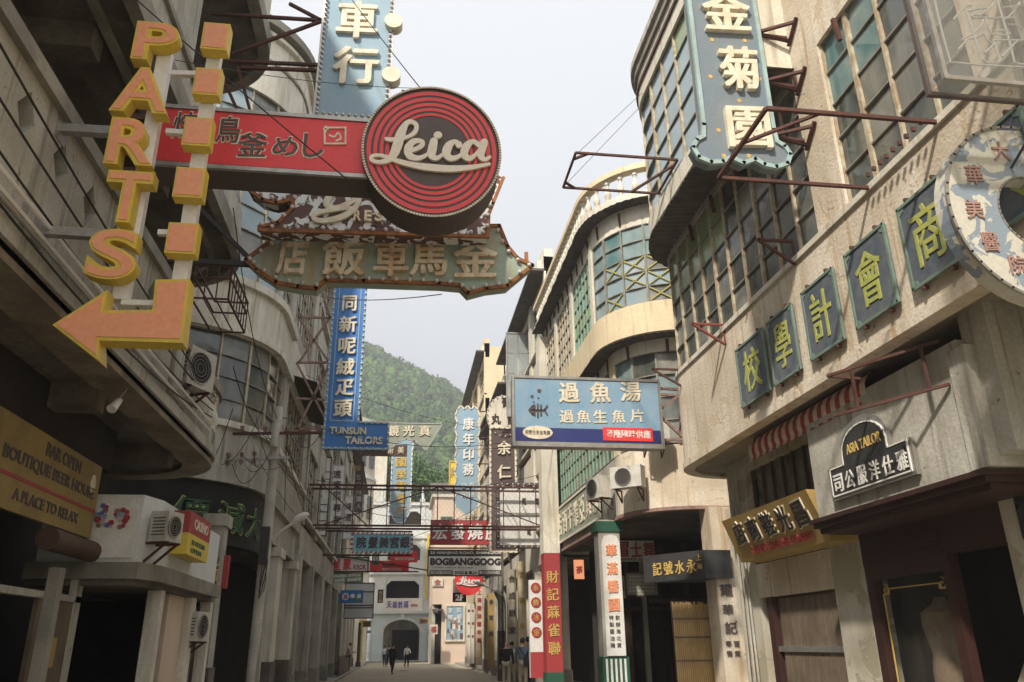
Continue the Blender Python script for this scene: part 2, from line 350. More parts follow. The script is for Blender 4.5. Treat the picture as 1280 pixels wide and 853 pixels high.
def glyph(s, bold=0., res=3, shear=0.):
    k = (s, bold, res, shear)
    if k not in _glyph:
        c = bpy.data.curves.new('t', 'FONT'); c.body = s; c.size = 1; c.offset = bold; c.resolution_u = res; c.extrude = .5; c.shear = shear
        o = bpy.data.objects.new('t', c); me = o.to_mesh()
        V = [v.co.copy() for v in me.vertices]; Fc = [tuple(p.vertices) for p in me.polygons]
        o.to_mesh_clear(); bpy.data.objects.remove(o); bpy.data.curves.remove(c)
        x0 = min(v.x for v in V); x1 = max(v.x for v in V); y0 = min(v.y for v in V); y1 = max(v.y for v in V)
        _glyph[k] = ([Vector(((v.x-x0)/(x1-x0), (v.y-y0)/(y1-y0), v.z+.5)) for v in V], Fc)
    return _glyph[k]
def put_text(mb, pl, s, u0, u1, v0, v1, w0, w1, bold=.0, slant=0., shear=0., res=3):
    if any(ord(c_) > 0x2E00 for c_ in s) and bold >= .018:          # heavier brush: the same glyph laid again a hair aside
        V, Fc = glyph(s, 0., 2, shear); b = min(.034, bold*.62); slant = slant or .05
        for i, (dx, dy) in enumerate(((-b, -b*.5), (b, b*.5), (-b*.5, b*.5), (b*.5, -b*.5))):
            mb.add([pl.w(u0+(u1-u0)*(v.x*(1-2*b)+b+dx), v0+(v1-v0)*(v.y*(1-b)+b*.5+dy)+slant*(v.x-.5)*(u1-u0), w0+(w1-w0)*v.z+(.0006*i if v.z > .5 else 0)) for v in V], Fc)
        return mb
    V, Fc = glyph(s, min(bold, .02) if any(ord(c_) > 0x2E00 for c_ in s) else bold, res, shear)
    return mb.add([pl.w(u0+(u1-u0)*v.x, v0+(v1-v0)*v.y+slant*(v.x-.5)*(u1-u0), w0+(w1-w0)*v.z) for v in V], Fc)
def text_px(pl, s, cx, cy, wpx, hpx, w0, w1, mat_, parent, name='character', bold=.02, outline=None, shear=0., ow=.03, odepth=None):
    """one raised glyph or a line of print centred on a point of the board"""
    u, v = pl.uv(cx, cy); ua, _ = pl.uv(cx-wpx/2, cy); ub, _ = pl.uv(cx+wpx/2, cy); _, va = pl.uv(cx, cy+hpx/2); _, vb = pl.uv(cx, cy-hpx/2)
    uw, vh = abs(ub-ua)/2, abs(vb-va)/2
    if outline:
        od = odepth if odepth is not None else w0+(w1-w0)*.8
        mb = MB(); put_text(mb, pl, s, u-uw-ow*uw, u+uw+ow*uw, v-vh-ow*vh, v+vh+ow*vh, w0, od, bold+.035, shear=shear)
        back = mb.build(name, outline, parent, fix=False)
        mb = MB(); put_text(mb, pl, s, u-uw, u+uw, v-vh, v+vh, max(w0, od-.002), w1, bold, shear=shear); mb.build('face', mat_, back, fix=False); return back
    mb = MB(); put_text(mb, pl, s, u-uw, u+uw, v-vh, v+vh, w0, w1, bold, shear=shear)
    return mb.build(name, mat_, parent, fix=False)
def chars(pl, lst, w0, w1, mat_, parent, **k):
    for c, x, y, ww, hh in lst: text_px(pl, c, x, y, ww, hh, w0, w1, mat_, parent, **k)
def smooth_pts(pts, n=5):
    out = []
    P_ = [pts[0]]+list(pts)+[pts[-1]]
    for i in range(1, len(P_)-2):
        a, b, c, d = P_[i-1:i+3]
        for k in range(n):
            t = k/n
            out.append(tuple(.5*((2*b[j])+(-a[j]+c[j])*t+(2*a[j]-5*b[j]+4*c[j]-d[j])*t*t+(-a[j]+3*b[j]-3*c[j]+d[j])*t**3) for j in range(len(b))))
    out.append(tuple(pts[-1])); return out
def stroke(mb, fn, pts, w0, w1, n=5):
    """brush stroke of varying width; fn maps drawing x, y, w to the street"""
    q = smooth_pts(pts, n); L_ = len(q); vs_ = []
    for i, (x, y, wd) in enumerate(q):
        ax, ay, _ = q[max(i-1, 0)]; bx, by, _ = q[min(i+1, L_-1)]; l = math.hypot(bx-ax, by-ay) or 1; nx, ny = -(by-ay)/l, (bx-ax)/l
        e = w1+.0015*i/L_
        vs_ += [fn(x+nx*wd/2, y+ny*wd/2, w0), fn(x-nx*wd/2, y-ny*wd/2, w0), fn(x-nx*wd/2, y-ny*wd/2, e), fn(x+nx*wd/2, y+ny*wd/2, e)]
    fs = [(i*4+k, i*4+(k+1)%4, i*4+4+(k+1)%4, i*4+4+k) for i in range(L_-1) for k in range(4)]
    e = (L_-1)*4; mb.add(vs_, fs+[(3,2,1,0), (e, e+1, e+2, e+3)])
    for j in (0, L_-1):
        x, y, wd = q[j]; c = [fn(x+math.cos(a)*wd/2, y+math.sin(a)*wd/2, w1+.0004) for a in [i*math.pi/5 for i in range(10)]]
        c2 = [fn(x+math.cos(a)*wd/2, y+math.sin(a)*wd/2, w0) for a in [i*math.pi/5 for i in range(10)]]
        mb.add(c+c2, [tuple(range(10)), tuple(range(19, 9, -1))]+[(i, (i+1)%10, 10+(i+1)%10, 10+i) for i in range(10)])
    return mb
def ico(r=1., sub=1, squash=1.):
    bm = bmesh.new(); bmesh.ops.create_icosphere(bm, subdivisions=sub, radius=r)
    V = [Vector((v.co.x, v.co.y, v.co.z*squash)) for v in bm.verts]; Fc = [tuple(v.index for v in f.verts) for f in bm.faces]; bm.free(); return V, Fc
_iv, _if = ico(1, 1)
def bulb_mesh(r=.03):
    mb = MB(); mb.add([v*r for v in ico(1, 2)[0]], ico(1, 2)[1]); return mesh_of(mb, 'bulb', 'bulb')
BULB = bulb_mesh(.032); BULB_S = bulb_mesh(.045)
def bulbs_along(pl, uvs, w_, parent, step, closed=True, me=None, skip=None):
    n = len(uvs); acc = 0; tot = 0
    for i in range(n if closed else n-1):
        a, b = uvs[i], uvs[(i+1) % n]; l = math.hypot(b[0]-a[0], b[1]-a[1]); t = step-acc if acc else 0
        while t < l:
            u = a[0]+(b[0]-a[0])*t/l; v = a[1]+(b[1]-a[1])*t/l
            if not (skip and skip(u, v)): place(me or BULB, parent, pl.w(u, v, w_), name='bulb'); tot += 1
            t += step
        acc = (l-(t-step)) % step
    return tot
def truss(name_parent, segs, w_=.05, mat_='rust', name='bracket'):
    """every bar of a steel bracket as a part of its own"""
    for a, b in segs: MB().bar(a, b, w_).build(name, mat_, name_parent)
def wire(a, b, sag, r=.012, label='thin black cable strung across the street', n=12, parent=None, group='cables strung over the street'):
    a = Vector(a); b = Vector(b)
    pts = [a.lerp(b, i/n)-Vector((0, 0, sag*4*(i/n)*(1-i/n))) for i in range(n+1)]
    o = MB().tube(pts, r, 5).build('cable', 'cable', None, smooth=True, loc=a)
    return tag(o, label, 'cable', group)
# ================================================================= ground
def kind(o, k='structure'): o['kind'] = k; return o
g = MB(); g.add([(-900,-300,-.25),(900,-300,-.25),(900,1400,-.25),(-900,1400,-.25)], [(0,1,2,3)]); kind(g.build('ground', 'earth'))
g = MB(); g.box(-2.95, 5.7, -12, 100, -.2, 0); kind(g.build('street', 'asphalt'))
g = MB(); g.box(-14, -2.95, -12, 110, -.2, .13); kind(g.build('pavement', 'pave'))
g = MB(); g.box(5.7, 18, -12, 110, -.2, .13); kind(g.build('pavement', 'pave'))
for x0, x1 in ((-2.95, -2.80), (5.55, 5.7)):
    k_ = kind(MB().box(x0+.001, x1-.001, -12, 30, -.1, .14).build('kerb', 'kerb'))
    for i in range(46):
        MB().box(x0, x1, 30+i*1.2+.01, 31.2+i*1.2-.01, -.1, .14+random.uniform(-.004, .004)).build('kerb_stone', 'kerb', k_)
sm = MB().lathe((.6, 60, .003), [(.33, 0), (.33, .012), (.3, .016)], 20).build('manhole_cover', 'rust'); tag(sm, 'round iron manhole cover in the middle of the street', 'manhole cover')
# ================================================================= right: corner shophouse with the arched tailor shop
R1 = thing('shophouse', 'warm plaster shophouse on the near right with a row of blue character panels', 'building', (5.15, 7, 0))
P1 = Path((5.15, -6), 90, [('L', 19.7), ('A', 1.1, 90), ('L', 6)])      # y -6 .. 13.7, round the corner
sy = lambda y: y+6.0
P1U = Path((5.15, -6), 90, [('L', 18.9), ('A', 1.1, 90), ('L', 6)])   # the overhanging floor turns the corner a little earlier
W = 'plaster_warm'
S(P1, 0, P1.len, 4.72, 6.4, -.25, 0, 'wall', W, R1)
S(P1, 0, P1.len, 4.6, 4.72, -.18, .03, 'ledge', 'plaster_warm', R1)
# soffit under the first floor and the step at the ledge
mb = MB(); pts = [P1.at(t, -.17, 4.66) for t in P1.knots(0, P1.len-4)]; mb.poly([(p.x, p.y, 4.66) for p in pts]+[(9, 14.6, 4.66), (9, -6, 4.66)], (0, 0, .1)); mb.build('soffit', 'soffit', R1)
S(P1, sy(7.66), sy(8.34), 6.4, 9.05, -.25, 0.0, 'pier', W, R1)
S(P1, 0, sy(5.38), 6.4, 9.05, -.25, 0.0, 'wall', W, R1)
S(P1, 21.1, P1.len, 6.4, 9.05, -.25, 0.0, 'wall', W, R1)
S(P1, 0, P1.len, 6.37, 6.45, -.1, .035, 'sill', 'plaster_cream', R1)
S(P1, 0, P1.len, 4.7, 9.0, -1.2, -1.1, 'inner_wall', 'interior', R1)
def p_far(c, r):
    if c >= 7 and r < 2: return 'glass_green'
    if c >= 4 and r < 2: return ['glass_dark', 'glass_green'][(c > 4)]
    if c >= 10: return 'glass_sky'
    return random.choice(['glass_dark', 'glass_dark', 'glass_dusty'])
window_band(P1, sy(8.34), 21.1, 6.45, 8.86, 12, 5, -.06, R1, 'frame_cream', p_far)
def p_near(c, r):
    if c >= 2 and r < 2: return 'glass_teal'
    return random.choice(['glass_dark', 'glass_dusty', 'glass_dark'])
S(P1, sy(5.38), sy(7.66), 8.88, 9.05, -.2, .0, 'lintel', W, R1)
nw = window_band(P1, sy(5.38), sy(7.66), 6.45, 8.88, 4, 5, -.06, R1, 'frame_cream', p_near)
S(P1, sy(8.34), 21.1, 8.86, 9.05, -.2, -.02, 'lintel', 'plaster_grey', R1)
# overhanging second floor
corrugated(P1U, sy(8.25), P1U.len-3, 9.02, 8.93, -.2, .60, 'eave_sheet', 'canopy', R1)
for i in range(12):
    t = 9+i*1.05
    if t < P1U.len-4: MB().bar(P1U.at(t, -.02, 8.55), P1U.at(t, .02, 8.88), .05).build('eave_bracket', 'rust', R1)
S(P1U, sy(8.35), P1U.len-3, 9.03, 9.38, .35, .565, 'spandrel', 'plaster_cream', R1)
S(P1U, 0, sy(8.295), 9.05, 13.1, -.25, 0, 'wall', W, R1); S(P1U, sy(8.35), P1U.len-3, 9.03, 9.1, -.2, .36, 'floor_slab', 'slab_dark', R1)
window_band(P1U, sy(8.35), P1U.len-3.2, 9.38, 12.1, 13, 5, .5, R1, 'frame_cream', lambda c, r: 'glass_green' if (c in (2, 3) and r == 0) else 'glass_sky')
S(P1U, sy(8.30), sy(8.345), 9.035, 12.94, -.25, .555, 'end_wall', 'plaster_cream', R1)
S(P1U, sy(8.35), P1U.len-3, 12.1, 12.75, .3, .56, 'parapet', 'plaster_cream', R1)
S(P1U, sy(8.35), P1U.len-3, 12.42, 12.5, .5, .6, 'moulding', 'wood', R1)
S(P1U, sy(8.35), P1U.len-3, 12.75, 12.95, .3, .62, 'cornice', 'slab_edge', R1)
S(P1U, sy(8.35), P1U.len-3, 12.95, 13.1, .3, .68, 'cornice', 'plaster_grey', R1)
S(P1U, 0, P1U.len-3, 9.4, 12.0, -.7, -.6, 'inner_wall', 'plaster_cream', R1)
mb = MB(); mb.poly([(p.x, p.y, 13.1) for p in [P1U.at(t, .3, 0) for t in P1U.knots(0, P1U.len-3)]]+[(10, 14.4, 13.1), (10, -6, 13.1)], (0, 0, .1)); mb.build('roof', 'slab_dark', R1)
# ground floor, set back under the soffit (plane X = 6)
def wallX(x, y0, y1, z0, z1, name, m_, par, th=.25, sgn=1): return MB().box(x, x+th*sgn, y0, y1, z0, z1).build(name, m_, par)
GX = 6.0
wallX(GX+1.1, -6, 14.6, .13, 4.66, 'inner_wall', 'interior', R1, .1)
wallX(GX, 9.98, 10.78, .13, 4.66, 'pier', 'plaster_peel', R1, .3)
wallX(GX, 13.25, 14.05, .13, 4.66, 'pier', 'plaster_peel', R1, .35)
wallX(GX, 10.78, 13.25, 2.28, 2.82, 'lintel', 'plaster_warm', R1, .25)
wallX(GX+.01, 10.78, 13.25, 4.42, 4.66, 'lintel', 'plaster_grey', R1, .25)
tr = MB(); tr.box(GX+.12, GX+.16, 10.78, 13.25, 2.82, 4.42); tr.build('transom_window', 'glass_dark', R1)
for i in range(7): MB().box(GX+.08, GX+.13, 10.9+i*.37, 10.93+i*.37, 2.82, 4.42).build('transom_bar', 'wood', R1)
dr = MB().box(GX+.10, GX+.14, 10.85, 13.2, .13, 2.28).build('door', 'wood', R1)
for i in range(9): MB().box(GX+.06, GX+.10, 10.9+i*.2, 11.08+i*.2, .13, 1.46).build('plank', 'wood_grey', dr)
for i in range(9): MB().box(GX+.065, GX+.10, 10.9+i*.2, 11.08+i*.2, 1.52, 2.24).build('plank', 'wood_grey', dr)
MB().box(GX+.03, GX+.09, 10.86, 12.8, 1.45, 1.53).build('rail', 'steel', dr)
MB().box(GX+.0, GX+.12, 12.8, 12.98, .13, 2.28).build('door_post', 'wood_red', dr)
# tailor shop bay
wallX(5.42, 6.72, 9.86, 3.08, 4.40, 'fascia', 'plaster_grey', R1, .57)
MB().box(5.50, 6.0, 6.35, 6.72, 3.2, 4.66).build('pilaster', 'plaster_grey', R1)
MB().box(5.38, 6.0, 6.58, 6.84, 3.1, 4.3).build('pilaster', 'plaster_grey', R1)
for i, (d_, z0, z1) in enumerate(((.0, 3.03, 3.08), (.05, 2.97, 3.03), (.12, 2.9, 2.97))):
    MB().box(5.33+d_, 6.0, 6.65+d_*.6, 9.98-d_*.4, z0, z1).build('shop_cornice', 'wood_red', R1)
wallX(GX, 5.4, 7.35, .13, 4.66, 'wall', 'plaster_peel', R1, .25)
wallX(GX+.002, -6, 5.4, .13, 4.66, 'wall', 'plaster_grey', R1, .25)
wallX(GX, 7.35, 9.98, 2.5, 2.9, 'shop_lintel', 'wood_red', R1, .2)
# louvred panels over the shop front
for i in range(6): MB().box(GX-.012-.0, GX+.03, 8.35, 9.95, 2.5+i*.05, 2.54+i*.05).build('louvre', 'wood_red', R1)
sw = MB(); 
for y0, y1 in ((8.28, 8.42), (9.8, 9.96)): sw.box(GX+.0, GX+.12, y0, y1, .13, 2.5)
sw.box(GX+.001, GX+.119, 8.42, 9.8, 2.32, 2.499); sw.box(GX+.001, GX+.119, 8.42, 9.8, .13, .6)
shopw = sw.build('shop_window', 'wood_red', R1)
MB().box(GX+.08, GX+.09, 8.42, 9.8, .6, 2.32).build('pane', 'shop_clear', shopw)
plx = PL('XR', GX+.075)
mb = MB()
A_ = [(-9.74, .7), (-9.74, 2.14), (-9.62, 2.14), (-9.62, 2.2), (-8.62, 2.2), (-8.62, 2.14), (-8.5, 2.14), (-8.5, .7)]
for i in range(len(A_)-1): mb.bar(plx.w(*A_[i], .006), plx.w(*A_[i+1], .006), .014)
for cu in (-9.68, -8.56):
    for k in range(10):
        a0, a1 = k*.8, (k+1)*.8; r_ = .012+.006*k
        mb.bar(plx.w(cu+math.cos(a0)*r_, 2.19+math.sin(a0)*r_, .006), plx.w(cu+math.cos(a1)*(r_+.006), 2.19+math.sin(a1)*(r_+.006), .006), .009)
mb.build('gold_line', 'gold', shopw)
# windows on the near wall
for y0, y1, z0, z1 in ((6.42, 7.2, 3.45, 4.5), (6.5, 7.05, 2.55, 3.08)):
    f_ = MB(); 
    for a_, b_ in ((z0-.05, z0), (z1, z1+.05), ((z0+z1)/2-.02, (z0+z1)/2+.02)): f_.box(GX-.03, GX+.02, y0-.05, y1+.05, a_, b_)
    for a_ in (y0-.05, (y0+y1)/2-.02, y1): f_.box(GX-.03, GX+.02, a_, a_+.05, z0, z1)
    fo = f_.build('window', 'black', R1); MB().box(GX-.012, GX-.002, y0, y1, z0, z1).build('pane', 'glass_dark', fo)
# low pipes and drain on the far pier
for i, yy in enumerate((13.5, 13.62, 13.78)):
    MB().tube([(GX-.05-.02*i, yy, .2), (GX-.05, yy+.02, 2.3), (GX-.07, yy, 4.6)], .018, 6).build('pipe', 'plaster_grey', R1, smooth=True)
# ================================================================= right: second shophouse, yellow band and balustrade
R2 = thing('shophouse', 'cream and yellow shophouse on the right with curved glazed corner and a roof balustrade', 'building', (5.5, 22, 0))
P2 = Path((13, 18.2), 180, [('L', 5.8), ('A', 1.7, 90), ('L', 8.0)])     # near wall, round the corner, then along the street to y 27.9
a0 = 0; LN = P2.len; s_st = 5.8+1.7*math.pi/2                            # where the street side starts
S(P2, 0, s_st, 4.6, 6.15, -.25, 0, 'wall', 'plaster_warm', R2)
S(P2, s_st, LN, 4.6, 6.15, -.25, -.03, 'wall', 'plaster_grey', R2)
S(P2, 0, LN, 4.56, 4.64, -.2, .02, 'ledge', 'rust_pale', R2)
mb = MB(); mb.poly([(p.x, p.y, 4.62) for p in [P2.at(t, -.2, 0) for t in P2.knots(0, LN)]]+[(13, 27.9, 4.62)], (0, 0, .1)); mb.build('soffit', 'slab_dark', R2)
corrugated(P2, 0, LN, 8.98, 8.95, -.2, .45, 'eave_sheet', 'canopy', R2)
def p2w(c, r): return random.choice(['glass_teal', 'glass_dark', 'glass_dusty']) if r < 2 else random.choice(['glass_dark', 'glass_dusty'])
window_band(P2, 1, s_st-.3, 6.2, 8.6, 10, 4, -.06, R2, 'frame_grey', p2w)
window_band(P2, s_st+.1, LN-.1, 6.2, 8.6, 18, 5, -.06, R2, 'frame_green', lambda c, r: random.choice(['glass_dusty', 'glass_dark', 'glass_dusty']))
S(P2, s_st-.3, s_st+.1, 6.15, 8.9, -.2, .01, 'pier', 'plaster_yellow', R2)
S(P2, 0, LN, 8.6, 8.95, -.2, 0, 'lintel', 'plaster_cream', R2)
for i in range(14):
    t = 2+i*1.1; MB().bar(P2.at(t, .02, 8.55), P2.at(t, .03, 8.9), .06).build('eave_bracket', 'rust', R2)
S(P2, 0, LN, 9.0, 9.84, .15, .42, 'balcony_band', 'plaster_yellow', R2)
S(P2, 0, LN, 9.01, 9.1, -.2, .16, 'floor_slab', 'slab_dark', R2)
def p2u(c, r): return 'glass_teal' if r < 2 and c > 3 else random.choice(['glass_dusty', 'glass_sky'])
w2 = window_band(P2, 1.2, s_st-.1, 9.86, 12.15, 13, 5, .34, R2, 'frame_grey', p2u)
# yellow diagonal braces behind the lower panes of the curve
ds_ = (s_st-.1-1.2)/13; dz_ = (12.15-9.86)/5
for c_ in range(4, 12):
    for r_ in (0, 1, 2):
        if (c_*7+r_*3) % 5 == 0: continue
        t0, t1, z0, z1 = 1.2+ds_*c_+.04, 1.2+ds_*(c_+1)-.04, 9.9+dz_*r_, 9.86+dz_*(r_+1)-.04
        for q0, q1 in ((z0, z1), (z1, z0)): MB().bar(P2.at(t0, .35, q0), P2.at(t1, .345, q1), .02, .035).build('yellow_brace', 'brace', R2)
for k_ in range(3):
    window_band(P2, s_st+.15+k_*2.65, s_st+2.55+k_*2.65, 9.9, 12.2, 6, 5, .34, R2, 'frame_green' if k_ == 0 else 'frame_cream', lambda c, r: random.choice(['glass_dusty', 'glass_sky', 'glass_green' if k_ == 0 else 'glass_sky']))
    S(P2, s_st-.1+k_*2.65, s_st+.15+k_*2.65, 9.84, 12.3, .15, .42, 'pier', 'plaster_cream', R2)
S(P2, 0, LN, 12.15, 12.75, .12, .36, 'lintel', 'plaster_cream', R2)
for i in range(20):
    t = 2+i*.75
    if t < LN: MB().bar(P2.at(t, .37, 12.25), P2.at(t, .40, 12.65), .05).build('eave_bracket', 'rust', R2)
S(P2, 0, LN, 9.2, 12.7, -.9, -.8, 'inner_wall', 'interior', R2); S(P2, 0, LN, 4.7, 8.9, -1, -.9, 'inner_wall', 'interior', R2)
corrugated(P2, 0, LN, 12.78, 12.74, .0, .78, 'eave_sheet', 'canopy', R2)
S(P2, 0, LN, 12.79, 12.98, .3, .70, 'roof_deck', 'plaster_cream', R2)
mb = MB(); mb.poly([(p.x, p.y, 12.8) for p in [P2.at(t, .3, 0) for t in P2.knots(0, LN)]]+[(13, 27.9, 12.8)], (0, 0, .1)); mb.build('roof', 'slab_dark', R2)
bal = S(P2, 0, LN, 13.68, 13.84, .45, .72, 'balustrade', 'plaster_yellow', R2)
BAL = mesh_of(MB().lathe((0,0,0), [(.085,0),(.085,.05),(.05,.07),(.055,.12),(.10,.22),(.095,.30),(.05,.42),(.04,.52),(.055,.56),(.075,.58),(.075,.64),(.05,.66),(.07,.70)], 10), 'baluster', 'plaster_cream')
t = 1.0
while t < LN-.2:
    place(BAL, bal, P2.at(t, .58, 12.98)); t += .32
# ground floor: columns, recessed shops
def column(x, y, z0, z1, w_, d_, m_, par, name='column'): return MB().box(x, x+w_, y, y+d_, z0, z1).build(name, m_, par)
MB().poly([(7.15, 17.95, .13), (7.95, 17.95, .13), (7.95, 18.6, .13), (7.15, 18.6, .13)], (0, 0, 4.45)).build('column', 'plaster_warm', R2)
MB().box(7.95, 13, 18.2, 18.5, .13, 4.6).build('wall', 'plaster_warm', R2)
cg = column(5.04, 20.3, .13, 4.6, .56, .5, 'plaster_grey', R2)
MB().box(6.6, 13, 24.3, 24.5, .13, 4.6).build('inner_wall', 'interior', R2)
MB().box(9.5, 9.7, 18.5, 24.3, .13, 4.6).build('inner_wall', 'interior', R2)
MB().box(6.6, 6.8, 24.5, 28, .13, 4.6).build('inner_wall', 'interior', R2)
for x_, m_ in ((6.75, 'wood'), (7.25, 'plaster_grey'), (7.9, 'wood_red'), (8.6, 'wood')): MB().box(x_, x_+.12, 24.1, 24.28, .13, 4.5).build('door_post', m_, R2)
MB().box(6.6, 9.4, 24.15, 24.27, 2.5, 2.62).build('beam', 'wood', R2)
MB().box(6.7, 9.4, 21.6, 21.7, 2.62, 2.72).build('beam', 'wood', R2)
# green painted foot of the column and its fluting
MB().box(5.0, 5.66, 20.28, 20.82, .13, 1.3).build('column_base', 'green_paint', cg)
for i in range(5): MB().box(5.07+i*.115, 5.12+i*.115, 20.265, 20.285, .2, 1.25).build('flute', 'white', cg)
MB().box(4.98, 5.70, 20.26, 20.85, 4.3, 4.56).build('capital', 'green_paint', cg)
# bamboo screen closing the right part
bs_ = thing('bamboo_screen', 'tan bamboo slat screen closing the shop front below the black hanging sign box', 'screen', (7.0, 18.6, .13))
bf = MB().box(6.3, 7.45, 18.72, 18.76, .13, 2.5).build('backing', 'wood', bs_)
for i in range(24):
    MB().tube([(6.33+i*.048, 18.69, .14), (6.33+i*.048, 18.69+random.uniform(-.006,.006), 2.46+random.uniform(-.03,.03))], .021, 5).build('bamboo_slat', 'bamboo', bs_)
for z_ in (.7, 1.2, 1.7, 2.1): MB().box(6.31, 7.46, 18.655, 18.67, z_, z_+.03).build('binding', 'wood_grey', bs_)
# ================================================================= right: shophouse row further on
def row_house(y0, y1, X, H, side, label, wall_m, floors, frame, cols=6, corn='plaster_cream', ground_cols=(), rail=False, z0f=4.9, depth=9, over=.35, roofm='canopy'):
    s_ = side; o = thing('shophouse', label, 'building', (X, (y0+y1)/2, 0))
    Pp = Path((X, y0), 90, [('L', y1-y0)]) if s_ > 0 else Path((X, y1), -90, [('L', y1-y0)])
    L_ = y1-y0; fh = (H-z0f)/floors
    S(Pp, 0, L_, z0f-.45, z0f+.55, -.3, 0, 'fascia', wall_m, o)
    for k in range(floors):
        zz = z0f+k*fh
        n_b = max(1, int(L_/3.6)); bw_ = L_/n_b
        for b in range(n_b):
            window_band(Pp, b*bw_+.3, (b+1)*bw_-.3, zz+.9, zz+fh-.5, 4, 4, -.1, o, frame, lambda c, r: random.choice(['glass_dark', 'glass_dusty', 'glass_dusty']), joined=(y0 > 30))
        for b in range(n_b+1):
            S(Pp, max(0, b*bw_-.3), min(L_, b*bw_+.3), zz+.55, zz+fh+.55-.004, -.3, .08, 'pilaster', wall_m, o)
        if k < floors-1 or True: S(Pp, .0, L_, zz+fh-.5, zz+fh+.55 if k < floors-1 else zz+fh, -.29, .002, 'spandrel', wall_m, o)
        S(Pp, 0, L_, zz+.78, zz+.88, -.1, .14, 'sill', corn, o)
    S(Pp, 0, L_, H, H+.35, -.3, over, 'cornice', corn, o)
    S(Pp, 0, L_, H-.1, H-.003, -.3, over+.3, 'eave', roofm, o)
    S(Pp, 0, L_, H+.35, H+.9, -.3, .1, 'parapet', wall_m, o)
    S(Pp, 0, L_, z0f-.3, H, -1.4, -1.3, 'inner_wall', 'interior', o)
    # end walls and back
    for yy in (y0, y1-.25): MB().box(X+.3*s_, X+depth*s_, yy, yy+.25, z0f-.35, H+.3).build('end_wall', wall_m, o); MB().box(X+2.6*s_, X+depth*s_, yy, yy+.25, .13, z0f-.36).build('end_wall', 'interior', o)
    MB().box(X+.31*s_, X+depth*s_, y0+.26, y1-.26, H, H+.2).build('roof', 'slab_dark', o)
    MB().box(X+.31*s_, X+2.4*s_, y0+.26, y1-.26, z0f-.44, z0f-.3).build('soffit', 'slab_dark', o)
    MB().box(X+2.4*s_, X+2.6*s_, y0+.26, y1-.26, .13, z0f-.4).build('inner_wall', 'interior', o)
    n_b = max(1, int(L_/3.6)); 
    for b in range(n_b+1):
        yy = y0+L_*b/n_b; yy = min(max(yy-.25, y0+.003), y1-.503)
        MB().box(X-.1*s_, X+.45*s_, yy, yy+.5, .13, z0f-.45).build('column', wall_m, o)
        MB().box(X-.14*s_, X+.5*s_, yy-.03, yy+.53, .13, .8).build('column_base', 'slab_edge', o)
    return o, Pp
R3, _ = row_house(28.0, 39.5, 5.35, 15.6, 1, 'pale yellow shophouse behind the mesh gantry, right side, with overhanging dark eaves', 'plaster_cream', 3, 'frame_green')
R4, _ = row_house(39.6, 52, 5.45, 14.6, 1, 'low cream shophouse on the right between two taller yellow neighbours', 'plaster_grey', 3, 'frame_cream')
R5, _ = row_house(46+6.1, 66, 5.45, 21.0, 1, 'tall ochre shophouse far down the right side, its cornice against the sky', 'plaster_yellow', 4, 'frame_cream')
# projecting yellow pier with the red painted foot
pr_ = MB().box(4.85, 5.42, 27.3, 27.95, 4.5, 12.4).build('pier', 'plaster_cream', R3)
pier_red = MB().box(4.86, 5.40, 27.31, 27.9, .75, 4.5).build('painted_foot', 'red_dull', R3)
MB().box(4.84, 5.42, 27.29, 27.92, .13, .75).build('column_base', 'green_paint', R3)
# end of the street, right: plain pinkish wall facing the camera
R6 = thing('building', 'plain pinkish building closing the right end of the street, faded posters on its wall', 'building', (4.4, 80, 0))
MB().box(4.2, 14, 80, 88, 0, 5.3).build('wall', 'plaster_pink', R6); MB().box(3.3, 14, 80, 88, 5.3, 15.5).build('wall', 'plaster_pink', R6)
MB().box(3.3, 3.6, 80.3, 88, 0, 5.3).build('wall', 'plaster_grey', R6); MB().box(3.0, 14.2, 79.8, 88.2, 15.5, 15.9).build('cornice', 'plaster_cream', R6)
MB().poly([(2.9, 79.7, 15.9), (14.3, 79.7, 15.9), (14.3, 84, 17.6), (2.9, 84, 17.6)], (0, 0, .12)).build('roof', 'canopy', R6)
for x_ in (3.9, 6.4): 
    f_ = MB().box(x_, x_+1.2, 79.93, 79.99, 11.2, 13.6).build('window', 'frame_green', R6)
    for i in range(2):
        for j in range(3): MB().box(x_+.08+i*.56, x_+.56+i*.56, 79.9, 79.93, 11.28+j*.78, 11.98+j*.78).build('pane', 'glass_dark', f_)
MB().box(3.3, 4.3, 79.2, 80.2, 4.7, 4.85).build('shop_canopy', 'canopy', R6)
d_ = MB().box(3.6, 4.2, 80.5, 80.6, 0.1, 4.6).build('doorway', 'interior', R6)
# ================================================================= end of the street: white building with an arch
A0, AY = -4.7, 92.0
AB = thing('building', 'white arcaded building at the far end of the street with one wide arch', 'building', (0.5, AY, 0))
def arch_wall(x0, x1, cx_, r, zs, z1, y0, y1, mat_, name):
    # wall with an arched opening: left jamb, right jamb, voussoir band as wedges
    n = 16; mb = MB()
    mb.box(x0, cx_-r, y0, y1, 0, z1); mb.box(cx_+r, x1, y0, y1, 0, z1)
    for i in range(n):
        a, b = math.pi*i/n, math.pi*(i+1)/n
        xa, za, xb, zb = cx_+r*math.cos(a), zs+r*AZ*math.sin(a), cx_+r*math.cos(b), zs+r*AZ*math.sin(b)
        mb.poly([(xa, y0, za), (xa, y0, z1), (xb, y0, z1), (xb, y0, zb)], (0, y1-y0, 0))
    return mb.build(name, mat_, AB)
AZ = .66
arch_wall(-2.7, 3.9, .55, 1.95, 3.0, 4.9, AY, AY+.8, 'plaster_blue_white', 'arch_wall')
